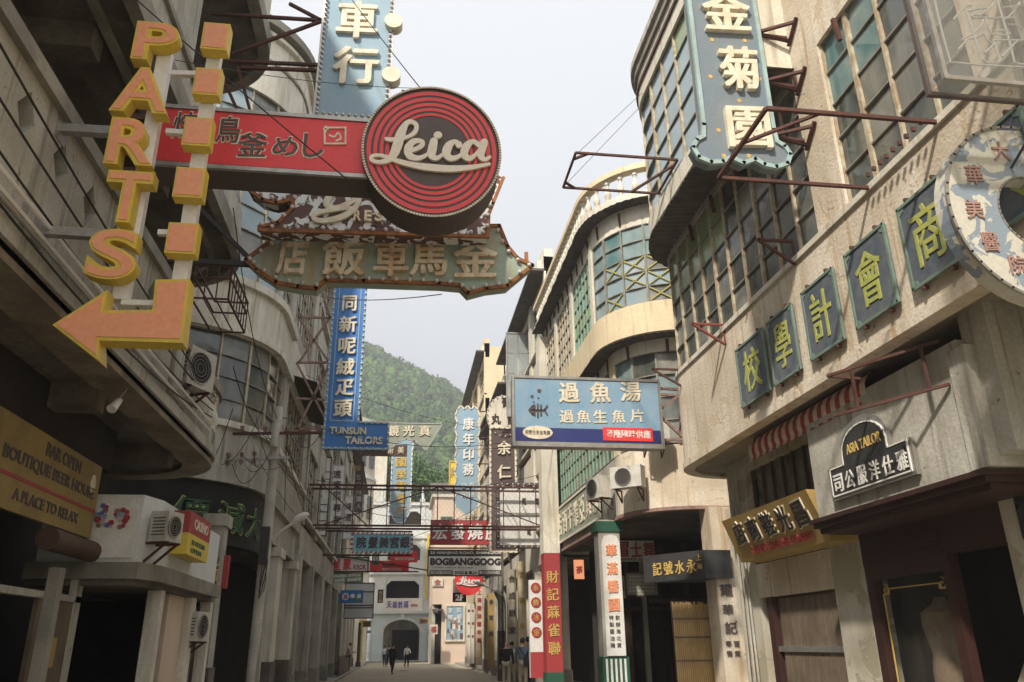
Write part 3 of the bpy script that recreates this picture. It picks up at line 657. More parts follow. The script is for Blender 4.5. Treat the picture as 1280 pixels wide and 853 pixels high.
for i in range(14):
    a, b = math.pi*i/14+.01, math.pi*(i+1)/14-.01; c = [(.55+q*math.cos(t), AY-.16, 3.0+q*AZ*math.sin(t)) for q, t in ((1.96, a), (2.34, a), (2.34, b), (1.96, b))]
    MB().poly(c, (0, .16, 0)).build('arch_stone', 'plaster_white', AB)
MB().box(.35, .75, AY-.25, AY, 4.3, 4.85).build('keystone', 'plaster_white', AB)
for x_ in (-2.1, 2.55):
    for j in range(7): MB().box(x_+.01, x_+.62, AY-.15, AY-.001, .12+j*.41, .49+j*.41).build('pier_block', 'plaster_blue_white', AB)
    MB().box(x_-.06, x_+.70, AY-.2, AY-.001, 2.95, 3.15).build('capital', 'plaster_white', AB)
MB().box(-5.4, -4.4, AY, AY+.8, 0, 4.9).build('wall', 'plaster_blue_white', AB); MB().box(-4.4, -2.7, AY, AY+.8, 4.0, 4.9).build('wall', 'plaster_blue_white', AB)
for j in range(7): MB().box(-3.1, -2.72, AY-.12, AY-.002, .12+j*.41, .49+j*.41).build('pier_block', 'plaster_blue_white', AB)
for x_ in (-3.1, 3.3): MB().box(x_, x_+.4, AY-.14, AY-.003, 3.2, 4.9).build('pilaster', 'plaster_blue_white', AB)
MB().box(-5.4, 4.9, AY-.35, AY+.8, 4.9, 5.1).build('cornice', 'plaster_white', AB)
MB().box(-5.4, 6.9, AY-1.2, AY+4, -.1, .14).build('step', 'kerb', AB)
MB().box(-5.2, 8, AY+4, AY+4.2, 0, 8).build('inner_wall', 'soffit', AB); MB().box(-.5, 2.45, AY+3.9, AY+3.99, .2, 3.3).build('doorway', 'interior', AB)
for i in range(6): MB().box(-.45+i*.48, -.41+i*.48, AY+3.85, AY+3.9, .2, 3.3).build('door_rail', 'wood', AB)
MB().box(3.9, 8, AY, AY+.8, 0, 4.9).build('wall', 'plaster_blue_white', AB); MB().box(4.1, 4.6, AY-.1, AY, .1, 3.4).build('doorway', 'interior', AB)
for k, (z0, zt) in enumerate(((5.1, 9.0), (9.25, 12.9), (13.15, 16.6))):
    MB().box(-5.2, -1.3, AY, AY+.6, z0, zt).build('wall', 'plaster_white', AB); MB().box(2.3, 4.9, AY, AY+.6, z0, zt).build('wall', 'plaster_white', AB)
    MB().box(-1.3, 2.3, AY+.01, AY+.6, z0, z0+1.3).build('parapet', 'plaster_white', AB)
    MB().poly([(-1.3, AY+.01, zt-1.1), (-.8, AY+.01, zt-.65), (1.8, AY+.01, zt-.65), (2.3, AY+.01, zt-1.1), (2.3, AY+.01, zt), (-1.3, AY+.01, zt)], (0, .58, 0)).build('lintel', 'plaster_white', AB)
    MB().box(-5.2, 4.9, AY-.25, AY+.7, zt, zt+.25).build('cornice', 'plaster_white', AB)
    MB().box(-5.1, 4.8, AY+1.6, AY+1.7, z0, zt).build('inner_wall', 'interior' if k == 0 else 'wood_grey', AB)
    for x_ in (-1.75, 2.4): MB().box(x_, x_+.35, AY-.1, AY-.001, z0, zt).build('pilaster', 'plaster_white', AB)
MB().box(-5.2, 4.9, AY, AY+6, 16.85, 17.0).build('roof', 'plaster_grey', AB)
for x_ in (-4.2, -2.2, .2, 2.4, 4.3):
    MB().lathe((x_, AY+.2, 17.0), [(.3,0),(.3,.4),(.16,.5),(.2,.8),(.12,1.1),(.14,1.3),(.02,1.9)], 8).build('finial', 'plaster_white', AB, smooth=True)
tag(MB().box(3.0, 3.25, AY-.3, AY-.06, 6.5, 13.5).build('signpost', 'yellow_face', None, loc=(3.1, AY-.2, 6.5)), 'narrow yellow vertical sign on the right edge of the white end building', 'sign')
# rounded cream building, end left
CB = thing('building', 'rounded cream building at the left end of the street below the hill', 'building', (-5.5, 80, 0))
MB().lathe((-6.2, 81, 0), [(3.4, 0), (3.4, 22.5), (3.7, 22.6), (3.7, 23.0), (3.2, 23.1)], 32).build('tower', 'plaster_cream', CB, smooth=True)
for z_ in (7, 12, 17):
    MB().lathe((-6.2, 81, z_), [(3.45, 0), (3.6, .05), (3.6, .3), (3.45, .35)], 32).build('ledge', 'plaster_white', CB, smooth=True)
    for a in (-100, -75, -50, -25):
        t = math.radians(a); c = Vector((-6.2+3.44*math.cos(t), 81+3.44*math.sin(t), z_+1.2)); u_ = Vector((-math.sin(t), math.cos(t), 0)); n_ = Vector((math.cos(t), math.sin(t), 0))
        MB().poly([c-u_*.45, c+u_*.45, c+u_*.45+Vector((0,0,2.2)), c-u_*.45+Vector((0,0,2.2))], n_*.06).build('window', 'glass_dark', CB)
RH = thing('house', 'house with an orange tiled roof seen over the blue tailor sign', 'house', (-3.6, 100, 0))
MB().box(-8, -2, 100, 106, 0, 27.5).build('wall', 'plaster_cream', RH)
for i in range(18):
    MB().poly([(-8.3+i*.36, 99.6, 27.5), (-8.3+i*.36+.32, 99.6, 27.5), (-8.3+i*.36+.32, 103, 29.3), (-8.3+i*.36, 103, 29.3)], (0, 0, .12)).build('roof_tile', 'rust_orange', RH)
# ================================================================= left: near house with balconies
L1 = thing('shophouse', 'dark grey balconied shophouse on the near left with rounded slab ends and diamond holes', 'building', (-3.3, 8, 0))
Q1 = Path((-12, 15.8), 0, [('L', 7.0), ('A', 1.7, 90), ('L', 18)])        # round the far corner, then toward the camera
c1 = 7.0+1.7*math.pi/2; ls = lambda y: c1+(14.1-y)                        # arc length at street y
def slab(z0, z1, d, name='balcony_slab', m_='slab_dark', P=None, back=-12, par=None):
    P = P or Q1; pts = [P.at(t, d, z0) for t in P.knots(0, P.len)]
    pts = [(p.x, p.y, z0) for p in pts]+[(back, pts[-1].y, z0)]
    return MB().poly(pts, (0, 0, z1-z0)).build(name, m_, par or L1)
slab(4.68, 4.86, -.02); S(Q1, 0, Q1.len, 4.74, 4.90, -.10, .03, 'slab_edge', 'plaster_grey', L1); S(Q1, 0, Q1.len, 4.60, 4.74, -.5, -.02, 'slab_lip', 'lip', L1)
for y_ in (2.5, 6.2, 9.9, 13.2): MB().box(-7.5, -3.75, y_, y_+.3, 4.36, 4.68).build('beam', 'slab_dark', L1)
# parapet with diamond openings
yc = [4.3+i*.76 for i in range(9)]
def diamond_cell(y0, y1, z0, z1, cy_, cz_, ry, rz_, x0, x1, par):
    R_ = [(y0, z0), (y1, z0), (y1, z1), (y0, z1)]; D = [(cy_, cz_-rz_), (cy_+ry, cz_), (cy_, cz_+rz_), (cy_-ry, cz_)]; Mm = [(cy_, z0), (y1, cz_), (cy_, z1), (y0, cz_)]
    mb = MB()
    for i in range(4):
        q = [R_[i], Mm[i], D[i], D[i-1], Mm[i-1]]; mb.poly([(x0, a, b) for a, b in q], (x1-x0, 0, 0))
    return mb.build('parapet_panel', 'plaster_grey', par)
for y_ in yc: diamond_cell(y_, y_+.76, 4.9, 6.3, y_+.34, 5.9, .17, .24, -3.32, -3.47, L1)
S(Q1, ls(4.3), Q1.len, 4.9, 6.3, -.17, -.02, 'parapet', 'plaster_grey', L1)
MB().box(-3.52, -3.30, 11.3, 11.75, 4.9, 6.36).build('parapet_post', 'plaster_grey', L1)
S(Q1, ls(11.3), Q1.len, 6.3, 6.46, -.22, .05, 'rail', 'slab_edge', L1)
S(Q1, ls(15.0), ls(11.75), 4.9, 5.2, -.17, -.02, 'parapet', 'plaster_grey', L1)
br_ = S(Q1, 5.5, ls(11.75), 5.85, 6.0, -.2, .03, 'balustrade', 'slab_edge', L1)
S(Q1, 5.5, c1, 4.9, 5.2, -.17, -.02, 'parapet', 'plaster_grey', L1)
t = 6.0
while t < ls(11.75)-.1: place(BAL, br_, P_ if False else Q1.at(t, -.09, 5.18), sc=.98); t += .27
# pipes along the parapet foot
for z_, d_ in ((5.02, .05), (5.12, .09)): MB().tube([Q1.at(ls(13.5), d_, z_), Q1.at(ls(10), d_, z_-.02), Q1.at(ls(6), d_, z_+.01), Q1.at(ls(1), d_, z_)], .022, 6).build('pipe', 'white_steel', L1, smooth=True)
MB().tube([Q1.at(ls(15), .06, 4.95), Q1.at(ls(11), .06, 4.96), Q1.at(ls(2), .06, 4.95)], .018, 6).build('pipe', 'steel', L1, smooth=True)
# back wall of the balcony, slabs above
MB().box(-6.6, -6.4, -4, 14.5, 4.86, 13.9).build('inner_wall', 'slab_dark', L1)
slab(8.72, 8.98, -.03); S(Q1, 0, Q1.len, 8.62, 9.0, -.12, .04, 'slab_edge', 'slab_edge', L1); S(Q1, 0, Q1.len, 8.64, 8.74, -.55, -.45, 'drip_rib', 'slab_edge', L1)
for y_ in (1.0, 4.6, 8.2, 11.4): MB().box(-6.4, -3.9, y_, y_+.3, 8.35, 8.72).build('beam', 'slab_dark', L1)
S(Q1, ls(10.0), Q1.len, 9.0, 11.2, -.2, 0.0, 'parapet', 'plaster_grey', L1)
S(Q1, ls(10.3), Q1.len, 9.45, 9.55, 0, .06, 'moulding', 'slab_edge', L1)
S(Q1, 4, ls(10.0), 9.0, 9.6, -.18, -.02, 'parapet', 'plaster_grey', L1)
MB().box(-4.6, -3.4, 3, 10.0, 11.2, 13.7).build('wall', 'plaster_grey', L1)
slab(13.72, 13.95, .0); S(Q1, 0, Q1.len, 13.6, 14.0, -.12, .12, 'slab_edge', 'slab_edge', L1)
S(Q1, 0, Q1.len, 14.0, 15.4, -.2, .02, 'parapet', 'plaster_cream', L1)
# dark ground floor behind the arcade columns
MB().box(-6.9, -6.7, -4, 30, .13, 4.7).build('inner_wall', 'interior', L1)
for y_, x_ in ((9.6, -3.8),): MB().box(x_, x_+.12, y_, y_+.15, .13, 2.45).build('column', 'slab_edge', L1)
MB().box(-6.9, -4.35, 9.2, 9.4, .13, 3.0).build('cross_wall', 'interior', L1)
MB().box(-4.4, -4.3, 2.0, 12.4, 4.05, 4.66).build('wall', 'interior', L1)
# roller shutter box and door frame under the yellow board
MB().tube([(-4.2, 10.4, 2.86), (-4.2, 12.0, 2.86)], .14, 12).build('shutter_box', 'wood', L1, smooth=True)
df = MB(); df.box(-4.4, -4.3, 9.4, 12.1, 2.2, 2.28); df.box(-4.4, -4.3, 11.9, 12.1, .13, 2.6); df.box(-4.4, -4.3, 9.35, 9.45, .13, 2.6); df.build('door_frame', 'plaster_grey', L1)
MB().box(-4.38, -4.32, 10.8, 11.9, .13, 2.2).build('door', 'wood_grey', L1)
MB().box(-4.31, -4.29, 11.2, 11.5, 1.4, 1.75).build('notice', 'gold_board', L1)
# white corner kiosk room with cake poster
KR = thing('kiosk_room', 'white boxed upper room with a faded cake poster under the dark balcony slab', 'kiosk', (-4.0, 13, 2.9))
MB().poly([(-4.9, 11.9, 2.72), (-3.62, 11.9, 2.72), (-3.48, 12.4, 2.72), (-3.48, 16.4, 2.72), (-4.9, 16.4, 2.72)], (0, 0, .93)).build('wall', 'plaster_white', KR)
MB().poly([(-5.0, 11.82, 2.50), (-3.54, 11.82, 2.50), (-3.38, 12.4, 2.50), (-3.38, 16.5, 2.50), (-5.0, 16.5, 2.50)], (0, 0, .22)).build('ledge', 'slab_edge', KR)
MB().poly([(-5.0, 11.92, 2.42), (-3.66, 11.92, 2.42), (-3.5, 12.5, 2.42), (-3.5, 16.4, 2.42), (-5.0, 16.4, 2.42)], (0, 0, .08)).build('underside', 'slab_dark', KR)
# ================================================================= left: round cornered house
L2 = thing('shophouse', 'pale grey shophouse on the left with a wide convex glazed corner and stacked cornices', 'building', (-3.3, 22, 0))
Q2 = Path((-3.3, 27.5), -90, [('L', 7.2), ('A', 2.7, 90), ('L', 6)])
PG = 'plaster_grey'; PC = 'plaster_cream'
S(Q2, 0, Q2.len, 5.1, 6.35, -.3, 0, 'wall', PG, L2)
S(Q2, 5.6, Q2.len, 3.75, 5.1, -.35, -.12, 'sign_band', 'interior', L2); S(Q2, 0, 5.6, 4.25, 5.1, -.35, -.12, 'sign_band', 'plaster_grey', L2)
S(Q2, 0, Q2.len, 6.35, 6.5, -.3, .1, 'sill', PC, L2)
gl = lambda c, r: random.choice(['glass_dark', 'glass_dark', 'glass_dusty'])
window_band(Q2, 6.2, Q2.len-1, 6.5, 8.6, 12, 4, -.06, L2, 'frame_cream', gl)
window_band(Q2, 1.0, 5.4, 6.5, 8.6, 7, 4, -.06, L2, 'frame_cream', gl)
S(Q2, 5.4, 6.2, 6.5, 8.6, -.3, .02, 'pier', PG, L2); S(Q2, 0, 1, 6.5, 8.6, -.3, .02, 'pier', PG, L2)
S(Q2, 0, Q2.len, 8.6, 9.95, -.3, .01, 'spandrel', PC, L2)
S(Q2, 5.4, Q2.len, 8.62, 8.78, 0, .14, 'moulding', PC, L2); S(Q2, 5.4, Q2.len, 8.78, 8.84, 0, .08, 'moulding', PC, L2)
S(Q2, 5.4, Q2.len, 9.9, 10.1, -.3, .14, 'sill', PC, L2)
S(Q2, 0, 5.4, 9.95, 10.1, -.3, .01, 'wall', PC, L2)
corrugated(Q2, 0, 5.2, 8.95, 8.75, 0, .75, 'eave_sheet', 'canopy', L2)
window_band(Q2, 6.2, Q2.len-1, 10.1, 15.6, 12, 8, -.06, L2, 'frame_cream', lambda c, r: random.choice(['glass_sky', 'glass_dusty', 'glass_sky']))
window_band(Q2, 1.0, 5.4, 10.6, 15.2, 7, 6, -.06, L2, 'frame_cream', gl)
S(Q2, 5.4, 6.2, 10.1, 15.6, -.3, .02, 'pier', PG, L2); S(Q2, 0, 1, 10.1, 15.6, -.3, .02, 'pier', PG, L2)
S(Q2, 1, 5.4, 10.1, 10.6, -.3, 0, 'wall', PG, L2); S(Q2, 1, 5.4, 15.2, 15.6, -.3, 0, 'wall', PG, L2)
S(Q2, 0, Q2.len, 15.6, 17.75, -.3, .02, 'parapet', PC, L2)
S(Q2, 0, Q2.len, 16.7, 16.78, 0, .07, 'moulding', 'slab_edge', L2)
S(Q2, 0, Q2.len, 17.5, 17.62, 0, .16, 'moulding', PC, L2); S(Q2, 0, Q2.len, 17.75, 18.0, -.3, .3, 'cornice', 'slab_edge', L2)
S(Q2, 0, Q2.len, 5.2, 17.5, -1.3, -1.2, 'inner_wall', 'interior', L2)
slab(17.7, 17.8, -.25, 'roof', 'slab_dark', Path((-3.3, 27.5), -90, [('L', 7.2), ('A', 2.7, 90), ('L', 6)]), -12, L2)
# soffit and ground floor columns
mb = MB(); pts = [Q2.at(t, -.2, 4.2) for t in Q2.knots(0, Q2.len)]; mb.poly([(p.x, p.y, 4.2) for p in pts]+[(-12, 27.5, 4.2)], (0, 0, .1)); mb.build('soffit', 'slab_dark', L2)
for x_, y_, w_, d_, m_ in ((-3.75, 23.2, .45, .9, PC), (-3.75, 27.0, .45, .6, PC), (-4.6, 18.0, .5, .5, PG), (-3.95, 17.2, .35, .5, PG)):
    MB().box(x_, x_+w_, y_, y_+d_, .13, 4.2 if y_ > 20 else 4.2).build('column', m_, L2)
    MB().box(x_-.04, x_+w_+.04, y_-.04, y_+d_+.04, .13, 1.25).build('column_base', 'slab_dark', L2)
    MB().box(x_-.06, x_+w_+.06, y_-.06, y_+d_+.06, 3.95, 4.19).build('capital', m_, L2)
# lower shop front at the corner between the two houses
MB().box(-6.5, -3.6, 16.5, 16.6, .13, 2.45).build('shop_wall', 'interior', L2)
for y0, y1 in ((13.0, 13.2), (14.9, 15.25), (16.4, 16.6)): MB().box(-3.7, -3.5, y0, y1, .13, 2.42).build('shop_pillar', PC, L2)
MB().box(-3.8, -3.7, 13.4, 13.9, .13, 2.3).build('display_window', 'glass_shop', L2); MB().box(-3.8, -3.62, 13.9, 14.9, .13, 2.42).build('shop_wall', 'plaster_pink', L2)
MB().box(-3.8, -3.7, 15.3, 16.4, .13, 2.3).build('display_window', 'glass_shop', L2)
for y_ in (13.42, 13.85, 15.28, 16.34): MB().box(-3.82, -3.68, y_, y_+.06, .13, 2.34).build('shop_frame', 'wood', L2)
# ================================================================= left: row beyond
L3, _ = row_house(27.6, 36.5, -3.3, 16.5, -1, 'narrow grey shophouse on the left behind the tall blue vertical sign', 'plaster_grey', 3, 'frame_cream')
L4, _ = row_house(36.6, 50, -3.3, 15.0, -1, 'grey pilastered shophouse on the left where white slat signs hang', 'plaster_grey', 3, 'frame_grey')
L5, _ = row_house(50.1, 70, -3.5, 14.0, -1, 'far left shophouse beside the street corner with a yellow board', 'plaster_cream', 3, 'frame_grey')
# ================================================================= hill
def hill_z(x, y):
    # ridge climbing to the left behind the end of the street
    px_ = 0.0
    dd = max(0, y-150)/250.
    ridge = 127-x*.66
    ridge = max(4, min(ridge, 190)); s_ = max(0., min(1., (y-130)/260.)); s_ = s_*s_*(3-2*s_)
    v = ridge*s_*(1 if y < 400 else max(.2, 1-(y-400)/500))
    return v+noise.noise(Vector((x*.02, y*.02, 3)))*9*s_+noise.noise(Vector((x*.07, y*.07, 9)))*3*s_
mb = MB(); nx_, ny_ = 70, 60; xs = [-420+i*12 for i in range(nx_)]; ys = [120+j*12 for j in range(ny_)]
mb.add([(x, y, hill_z(x, y)-1) for y in ys for x in xs], [(j*nx_+i, j*nx_+i+1, (j+1)*nx_+i+1, (j+1)*nx_+i) for j in range(ny_-1) for i in range(nx_-1)])
kind(mb.build('hill', 'hillside', smooth=True, fix=False))
import numpy as np
rng = np.random.default_rng(5); rnd = random.Random(5)
ivn = np.array([tuple(v) for v in ico(1, 2)[0]]); ifn = np.array(ico(1, 2)[1]); cr = []
for x0_, x1_, y0_, y1_, step_ in ((-45, 70, 205, 400, 3.0), (-200, -45, 260, 410, 8.0), (70, 160, 260, 410, 8.0)):
    for y in np.arange(y0_, y1_, step_*.95):
        for x in np.arange(x0_, x1_, step_):
            X_ = x+rnd.uniform(-1, 1)*step_; Y_ = y+rnd.uniform(-1, 1)*step_; cr.append((X_, Y_, hill_z(X_, Y_), rnd.choice((1., 1., .7, 1.35))*rnd.uniform(1.2, 2.5)*(step_/3.)**.7, rnd.uniform(.75, 1.4)))
cr = np.array(cr); N = len(cr); c0 = cr[:, None, :3]+np.stack([np.zeros(N), np.zeros(N), cr[:, 3]*.5], 1)[:, None, :]
kk = 1+rng.uniform(-.22, .22, (N, len(ivn)))
bl = c0+ivn[None]*kk[..., None]*cr[:, 3][:, None, None]*.85*np.stack([np.ones(N), np.ones(N), cr[:, 4]], 1)[:, None, :]
NL = 46; d_ = rng.normal(size=(N, NL, 3)); d_ /= np.linalg.norm(d_, axis=2, keepdims=True); d_[..., 2] = np.where(d_[..., 2] < -.3, -d_[..., 2], d_[..., 2])
pc = c0+d_*cr[:, 3][:, None, None]*rng.uniform(.8, 1.2, (N, NL, 1))*np.stack([np.ones(N), np.ones(N), cr[:, 4]], 1)[:, None, :]
u_ = rng.normal(size=(N, NL, 3)); u_ /= np.linalg.norm(u_, axis=2, keepdims=True); v_ = np.cross(u_, rng.normal(size=(N, NL, 3))); v_ /= np.linalg.norm(v_, axis=2, keepdims=True)
sz = (rng.uniform(.22, .5, (N, NL, 1))*(cr[:, 3][:, None, None]/1.8))
lf = np.stack([pc-u_*sz, pc+v_*sz*.7, pc+u_*sz, pc-v_*sz*.7], 2).reshape(-1, 3)
nb = len(ivn)*N; vv = np.concatenate([bl.reshape(-1, 3), lf]); f1 = (ifn[None]+(np.arange(N)*len(ivn))[:, None, None]).reshape(-1, 3); f2_ = np.arange(len(lf)).reshape(-1, 4)+nb
vv = vv.tolist(); ff = f1.tolist()+f2_.tolist()
me = bpy.data.meshes.new('forest'); me.from_pydata(vv, [], ff); me.materials.append(K['forest']); fo = bpy.data.objects.new('forest', me); COL.objects.link(fo)
tag(fo, 'dense green trees covering the hill behind the street', 'forest', kind='stuff')
# brighter tree crowns just behind the end houses
def tree(x, y, zt, r, lab):
    o = thing('tree', lab, 'tree', (x, y, 0)); MB().tube([(x, y, 0), (x+.3, y, zt*.5), (x, y+.2, zt-r)], [.4, .3, .16], 7).build('trunk', 'wood', o, smooth=True)
    for k in range(5):
        a = k*1.26; MB().tube([(x, y, zt-r*1.6), (x+math.cos(a)*r*.5, y+math.sin(a)*r*.5, zt-r*.5)], [.14, .05], 5).build('limb', 'wood', o)
    v2 = []; f2 = []
    for k in range(2600):
        d = Vector((rnd.gauss(0,1), rnd.gauss(0,1), rnd.gauss(0,1))).normalized(); q = r*(rnd.random()**.4)*(1+.45*noise.noise(d*1.8+Vector((x,0,0))))
        c = Vector((x, y, zt-r*.7))+Vector((d.x*q, d.y*q, d.z*q*.85)); u_ = Vector((rnd.gauss(0,1), rnd.gauss(0,1), rnd.gauss(0,1))).normalized(); v_ = u_.orthogonal().normalized(); w_ = .28
        b = len(v2); v2 += [c-u_*w_, c+v_*w_*.6, c+u_*w_, c-v_*w_*.6]; f2.append((b, b+1, b+2, b+3))
    MB().add(v2, f2).build('crown', 'forest', o, fix=False)
tree(-1.5, 106, 26, 5.0, 'bright green tree rising left behind the white end building')
tree(3.4, 108, 24, 4.2, 'bright green tree rising right behind the white end building')
tree(.8, 116, 27, 4.6, 'bright green tree in the gap above the white end building')
# ================================================================= signs
def sign(name, label, cat, pl, cpx, group=None):
    u, v = pl.uv(*cpx); return thing(name, label, cat, pl.w(u, v, 0), group)
Y = lambda v: PL('Y', v)
# ---- the big letter sign with the arrow
pl = Y(6.7); sA = sign('neon_sign', 'tall yellow and orange sign spelling PARTS over a bent arrow pointing left', 'sign', pl, (160, 437))
for ch, cx_, cy_, w_, h_ in (('P', 199, 62, 55, 47), ('A', 182, 122, 72, 56), ('R', 170, 186, 61, 58), ('T', 164, 254, 58, 64), ('S', 146, 325, 63, 63)):
    u, v = pl.uv(cx_, cy_); ua = pl.uv(cx_-w_/2, cy_)[0]; ub = pl.uv(cx_+w_/2, cy_)[0]; va = pl.uv(cx_, cy_+h_/2)[1]; vb = pl.uv(cx_, cy_-h_/2)[1]
    a = (ub-ua)/2; b = (vb-va)/2
    mb = MB(); put_text(mb, pl, ch, u-a, u+a, v-b, v+b, -.02, .12, bold=.05, res=5); bk = mb.build('letter', 'yellow', sA, fix=False)
    mb = MB(); put_text(mb, pl, ch, u-a*.89, u+a*.89, v-b*.91, v+b*.91, .11, .128, bold=.004, res=5); mb.build('face', 'orange', bk, fix=False)
for cx_, cy_, s_ in ((272, 55, 33), (262, 111, 33), (250, 173, 35), (240, 236, 37), (231, 305, 38)):
    u, v = pl.uv(cx_, cy_); h_ = s_/2*(pl.uv(cx_+1, cy_)[0]-u); hv = s_/2*(v-pl.uv(cx_, cy_+1)[1])
    bx_ = board(pl, rect(u-h_, u+h_, v-hv, v+hv), -.02, .11, 'square_box', 'yellow', sA); board(pl, rect(u-h_*.86, u+h_*.86, v-hv*.86, v+hv*.86), .11, .116, 'face', 'orange', bx_)
ar = px_poly(pl, [(200.5,359.5),(242.7,358.5),(234,437),(132,434),(132.6,460),(75,415),(142.5,372),(137,397),(197,396.5)])
ab = board(pl, ar, -.02, .16, 'arrow', 'yellow', sA)
ar2 = px_poly(pl, [(204,363),(239,362),(230.5,432),(128.5,429.5),(129,452),(80,414.5),(137.5,380),(133,401),(200,400.5)]); board(pl, ar2, .16, .168, 'face', 'orange', ab)
def lp(p, w_=0): return pl.w(*pl.uv(*p), w_)
for a, b, w_ in (((205, 60), (150, 372), .13), ((269, 50), (224, 372), .13)):
    ua, va = pl.uv(*a); ub, vb = pl.uv(*b); MB().box(ua-w_/2, ua+w_/2, 6.73, 6.82, vb, va).build('post', 'white_steel', sA)
for a, b in (((212, 88), (270, 90)), ((206, 161), (255, 165)), ((150, 376), (222, 378)), ((196, 288), (238, 289))): MB().bar(lp(a, -.05), lp(b, -.05), .05).build('cross_bar', 'white_steel', sA)
for a, b in (((66, 155), (150, 160)), ((32, 283), (130, 289))):
    p0 = pl.w(-3.4, pl.uv(*a)[1], -.08); p1 = pl.w(pl.uv(*b)[0], pl.uv(*b)[1], -.08); MB().bar(p0, p1, .085).build('wall_beam', 'steel', sA)
    MB().box(-3.34, -3.31, 6.68, 6.9, p0.z-.13, p0.z+.13).build('wall_plate', 'steel', sA)
# ---- red banner box and round Leica disc
pl = Y(7.6); sB = sign('sign_box', 'long red box sign with dark brush writing joined to the round disc sign', 'sign', pl, (330, 235))
q = px_poly(pl, [(203, 131), (470, 146), (470, 221), (203, 207)]); zt, zb = q[0][1], q[3][1]; u0, u1 = q[0][0], -.42
board(pl, rect(u0, u1, zb, zt), -.42, 0, 'casing', 'char', sB)
board(pl, rect(u0+.01, u1-.01, zb+.06, zt-.05), 0, .006, 'face', 'red', sB)
border(pl, rect(u0, u1, zb+.02, zt-.02), 0, .045, 'frame', 'steel', sB)
chars(pl, [('焼', 232, 157, 30, 32), ('鳥', 286, 163, 30, 33), ('釜', 316, 182, 37, 30), ('め', 357, 184, 32, 24), ('し', 392, 183, 26, 30)], .006, .016, 'char', sB, outline='cream', bold=.03, ow=.10, odepth=.012)
border(pl, px_poly(pl, [(406, 181), (406, 161), (432, 161), (432, 181)]), .012, .02, 'emblem', 'cream', sB)
mb = MB()
stroke(mb, lambda x, y, w: pl.w(*pl.uv(x, y), w), [(412, 170, 2.2), (418, 172, 2.2), (423, 167, 2), (426, 174, 2.4), (420, 177, 2)], .006, .014)
mb.bar(pl.w(*pl.uv(404, 163), .016), pl.w(*pl.uv(411, 163), .016), .018); mb.bar(pl.w(*pl.uv(407.5, 159), .016), pl.w(*pl.uv(407.5, 167), .016), .018); mb.build('emblem', 'cream', sB)
for z_ in (zt-.02, zb+.05): MB().bar((-3.35, 7.85, z_), (u0+.1, 7.85, z_), .07).build('wall_beam', 'rust', sB)
MB().bar((-3.35, 7.85, zb+.05), (u0+.1, 7.85, zt-.02), .04).build('wall_beam', 'rust', sB)
pl = Y(7.53); sC = sign('disc_sign', 'round red and charcoal ringed sign with the script Leica, hanging over the street', 'sign', pl, (538, 277))
uc, vc, ra, rb = .19, 6.745, .77, .85
def ell(k, n=72): return [(uc+ra*k*math.cos(2*math.pi*i/n), vc+rb*k*math.sin(2*math.pi*i/n)) for i in range(n)]
board(pl, ell(1.0), -.40, .012, 'casing', 'char', sC)
def ring(k0, k1, w0, w1, name, m_, par):
    a, b = ell(k0), ell(k1); n = len(a); vs_ = []; 
    for i in range(n): vs_ += [pl.w(*a[i], w0), pl.w(*b[i], w0), pl.w(*b[i], w1), pl.w(*a[i], w1)]
    return MB().add(vs_, [(i*4+k, i*4+(k+1)%4, ((i+1)%n)*4+(k+1)%4, ((i+1)%n)*4+k) for i in range(n) for k in range(4)]).build(name, m_, par)
for k0, k1 in ((.875, .935), (.785, .84), (.70, .75), (.62, .668), (.545, .585)): ring(k0, k1, .012, .018, 'red_ring', 'red', sC)
ring(.972, 1.005, .0, .03, 'rim', 'char', sC)
DOT = mesh_of(MB().box(-.013, .013, -.006, .006, -.011, .011), 'rim_light', 'cream', False)
e_ = ell(.988, 150)
for u, v in e_: place(DOT, sC, pl.w(u, v, .034), name='rim_light')
Zs = 903/180.
fn = lambda x, y, w: pl.w(*pl.uv(450+x/Zs, 110+y/Zs), w)
L_ = [[(165,335,22),(195,340,26),(240,335,22),(300,322,22),(345,290,28),(352,250,28),(322,228,26),(288,242,34),(258,300,56),(236,370,60),(214,425,54),(180,466,34),(120,480,24),(75,468,24),(76,444,22),(120,438,20),(175,452,26),(250,478,30),(330,498,34),(430,513,42),(560,522,40),(690,514,30),(808,493,18)],
      [(285,412,22),(340,402,26),(388,375,30),(385,350,26),(335,352,36),(302,395,50),(310,440,44),(365,456,30),(420,432,20),(436,405,16)],
      [(462,352,50),(452,400,56),(448,435,52),(478,456,28),(520,432,20)],
      [(618,372,42),(592,352,26),(556,378,50),(540,425,54),(566,456,36),(612,448,26),(645,420,18)],
      [(742,372,34),(704,352,28),(664,384,50),(652,432,48),(684,458,32),(726,430,22),(752,392,18)],
      [(776,358,48),(762,400,50),(756,442,44),(782,464,26),(812,448,18)]]
for q_ in L_: stroke(MB(), fn, q_, .018, .05).build('letter', 'cream', sC)if False else None
for q_ in L_:
    mb = MB(); stroke(mb, fn, q_, .018, .05, 6); mb.build('letter', 'cream_smooth', sC)
MB().poly([fn(487+27*math.cos(i*.5236), 312+22*math.sin(i*.5236), .052) for i in range(12)], (0, .034, 0)).build('letter', 'cream_smooth', sC)
for x_ in (-.15, .45): MB().bar((x_, 7.8, 7.45), (x_-.02, 7.8, 7.75), .03).build('eye_bolt', 'rust', sC)
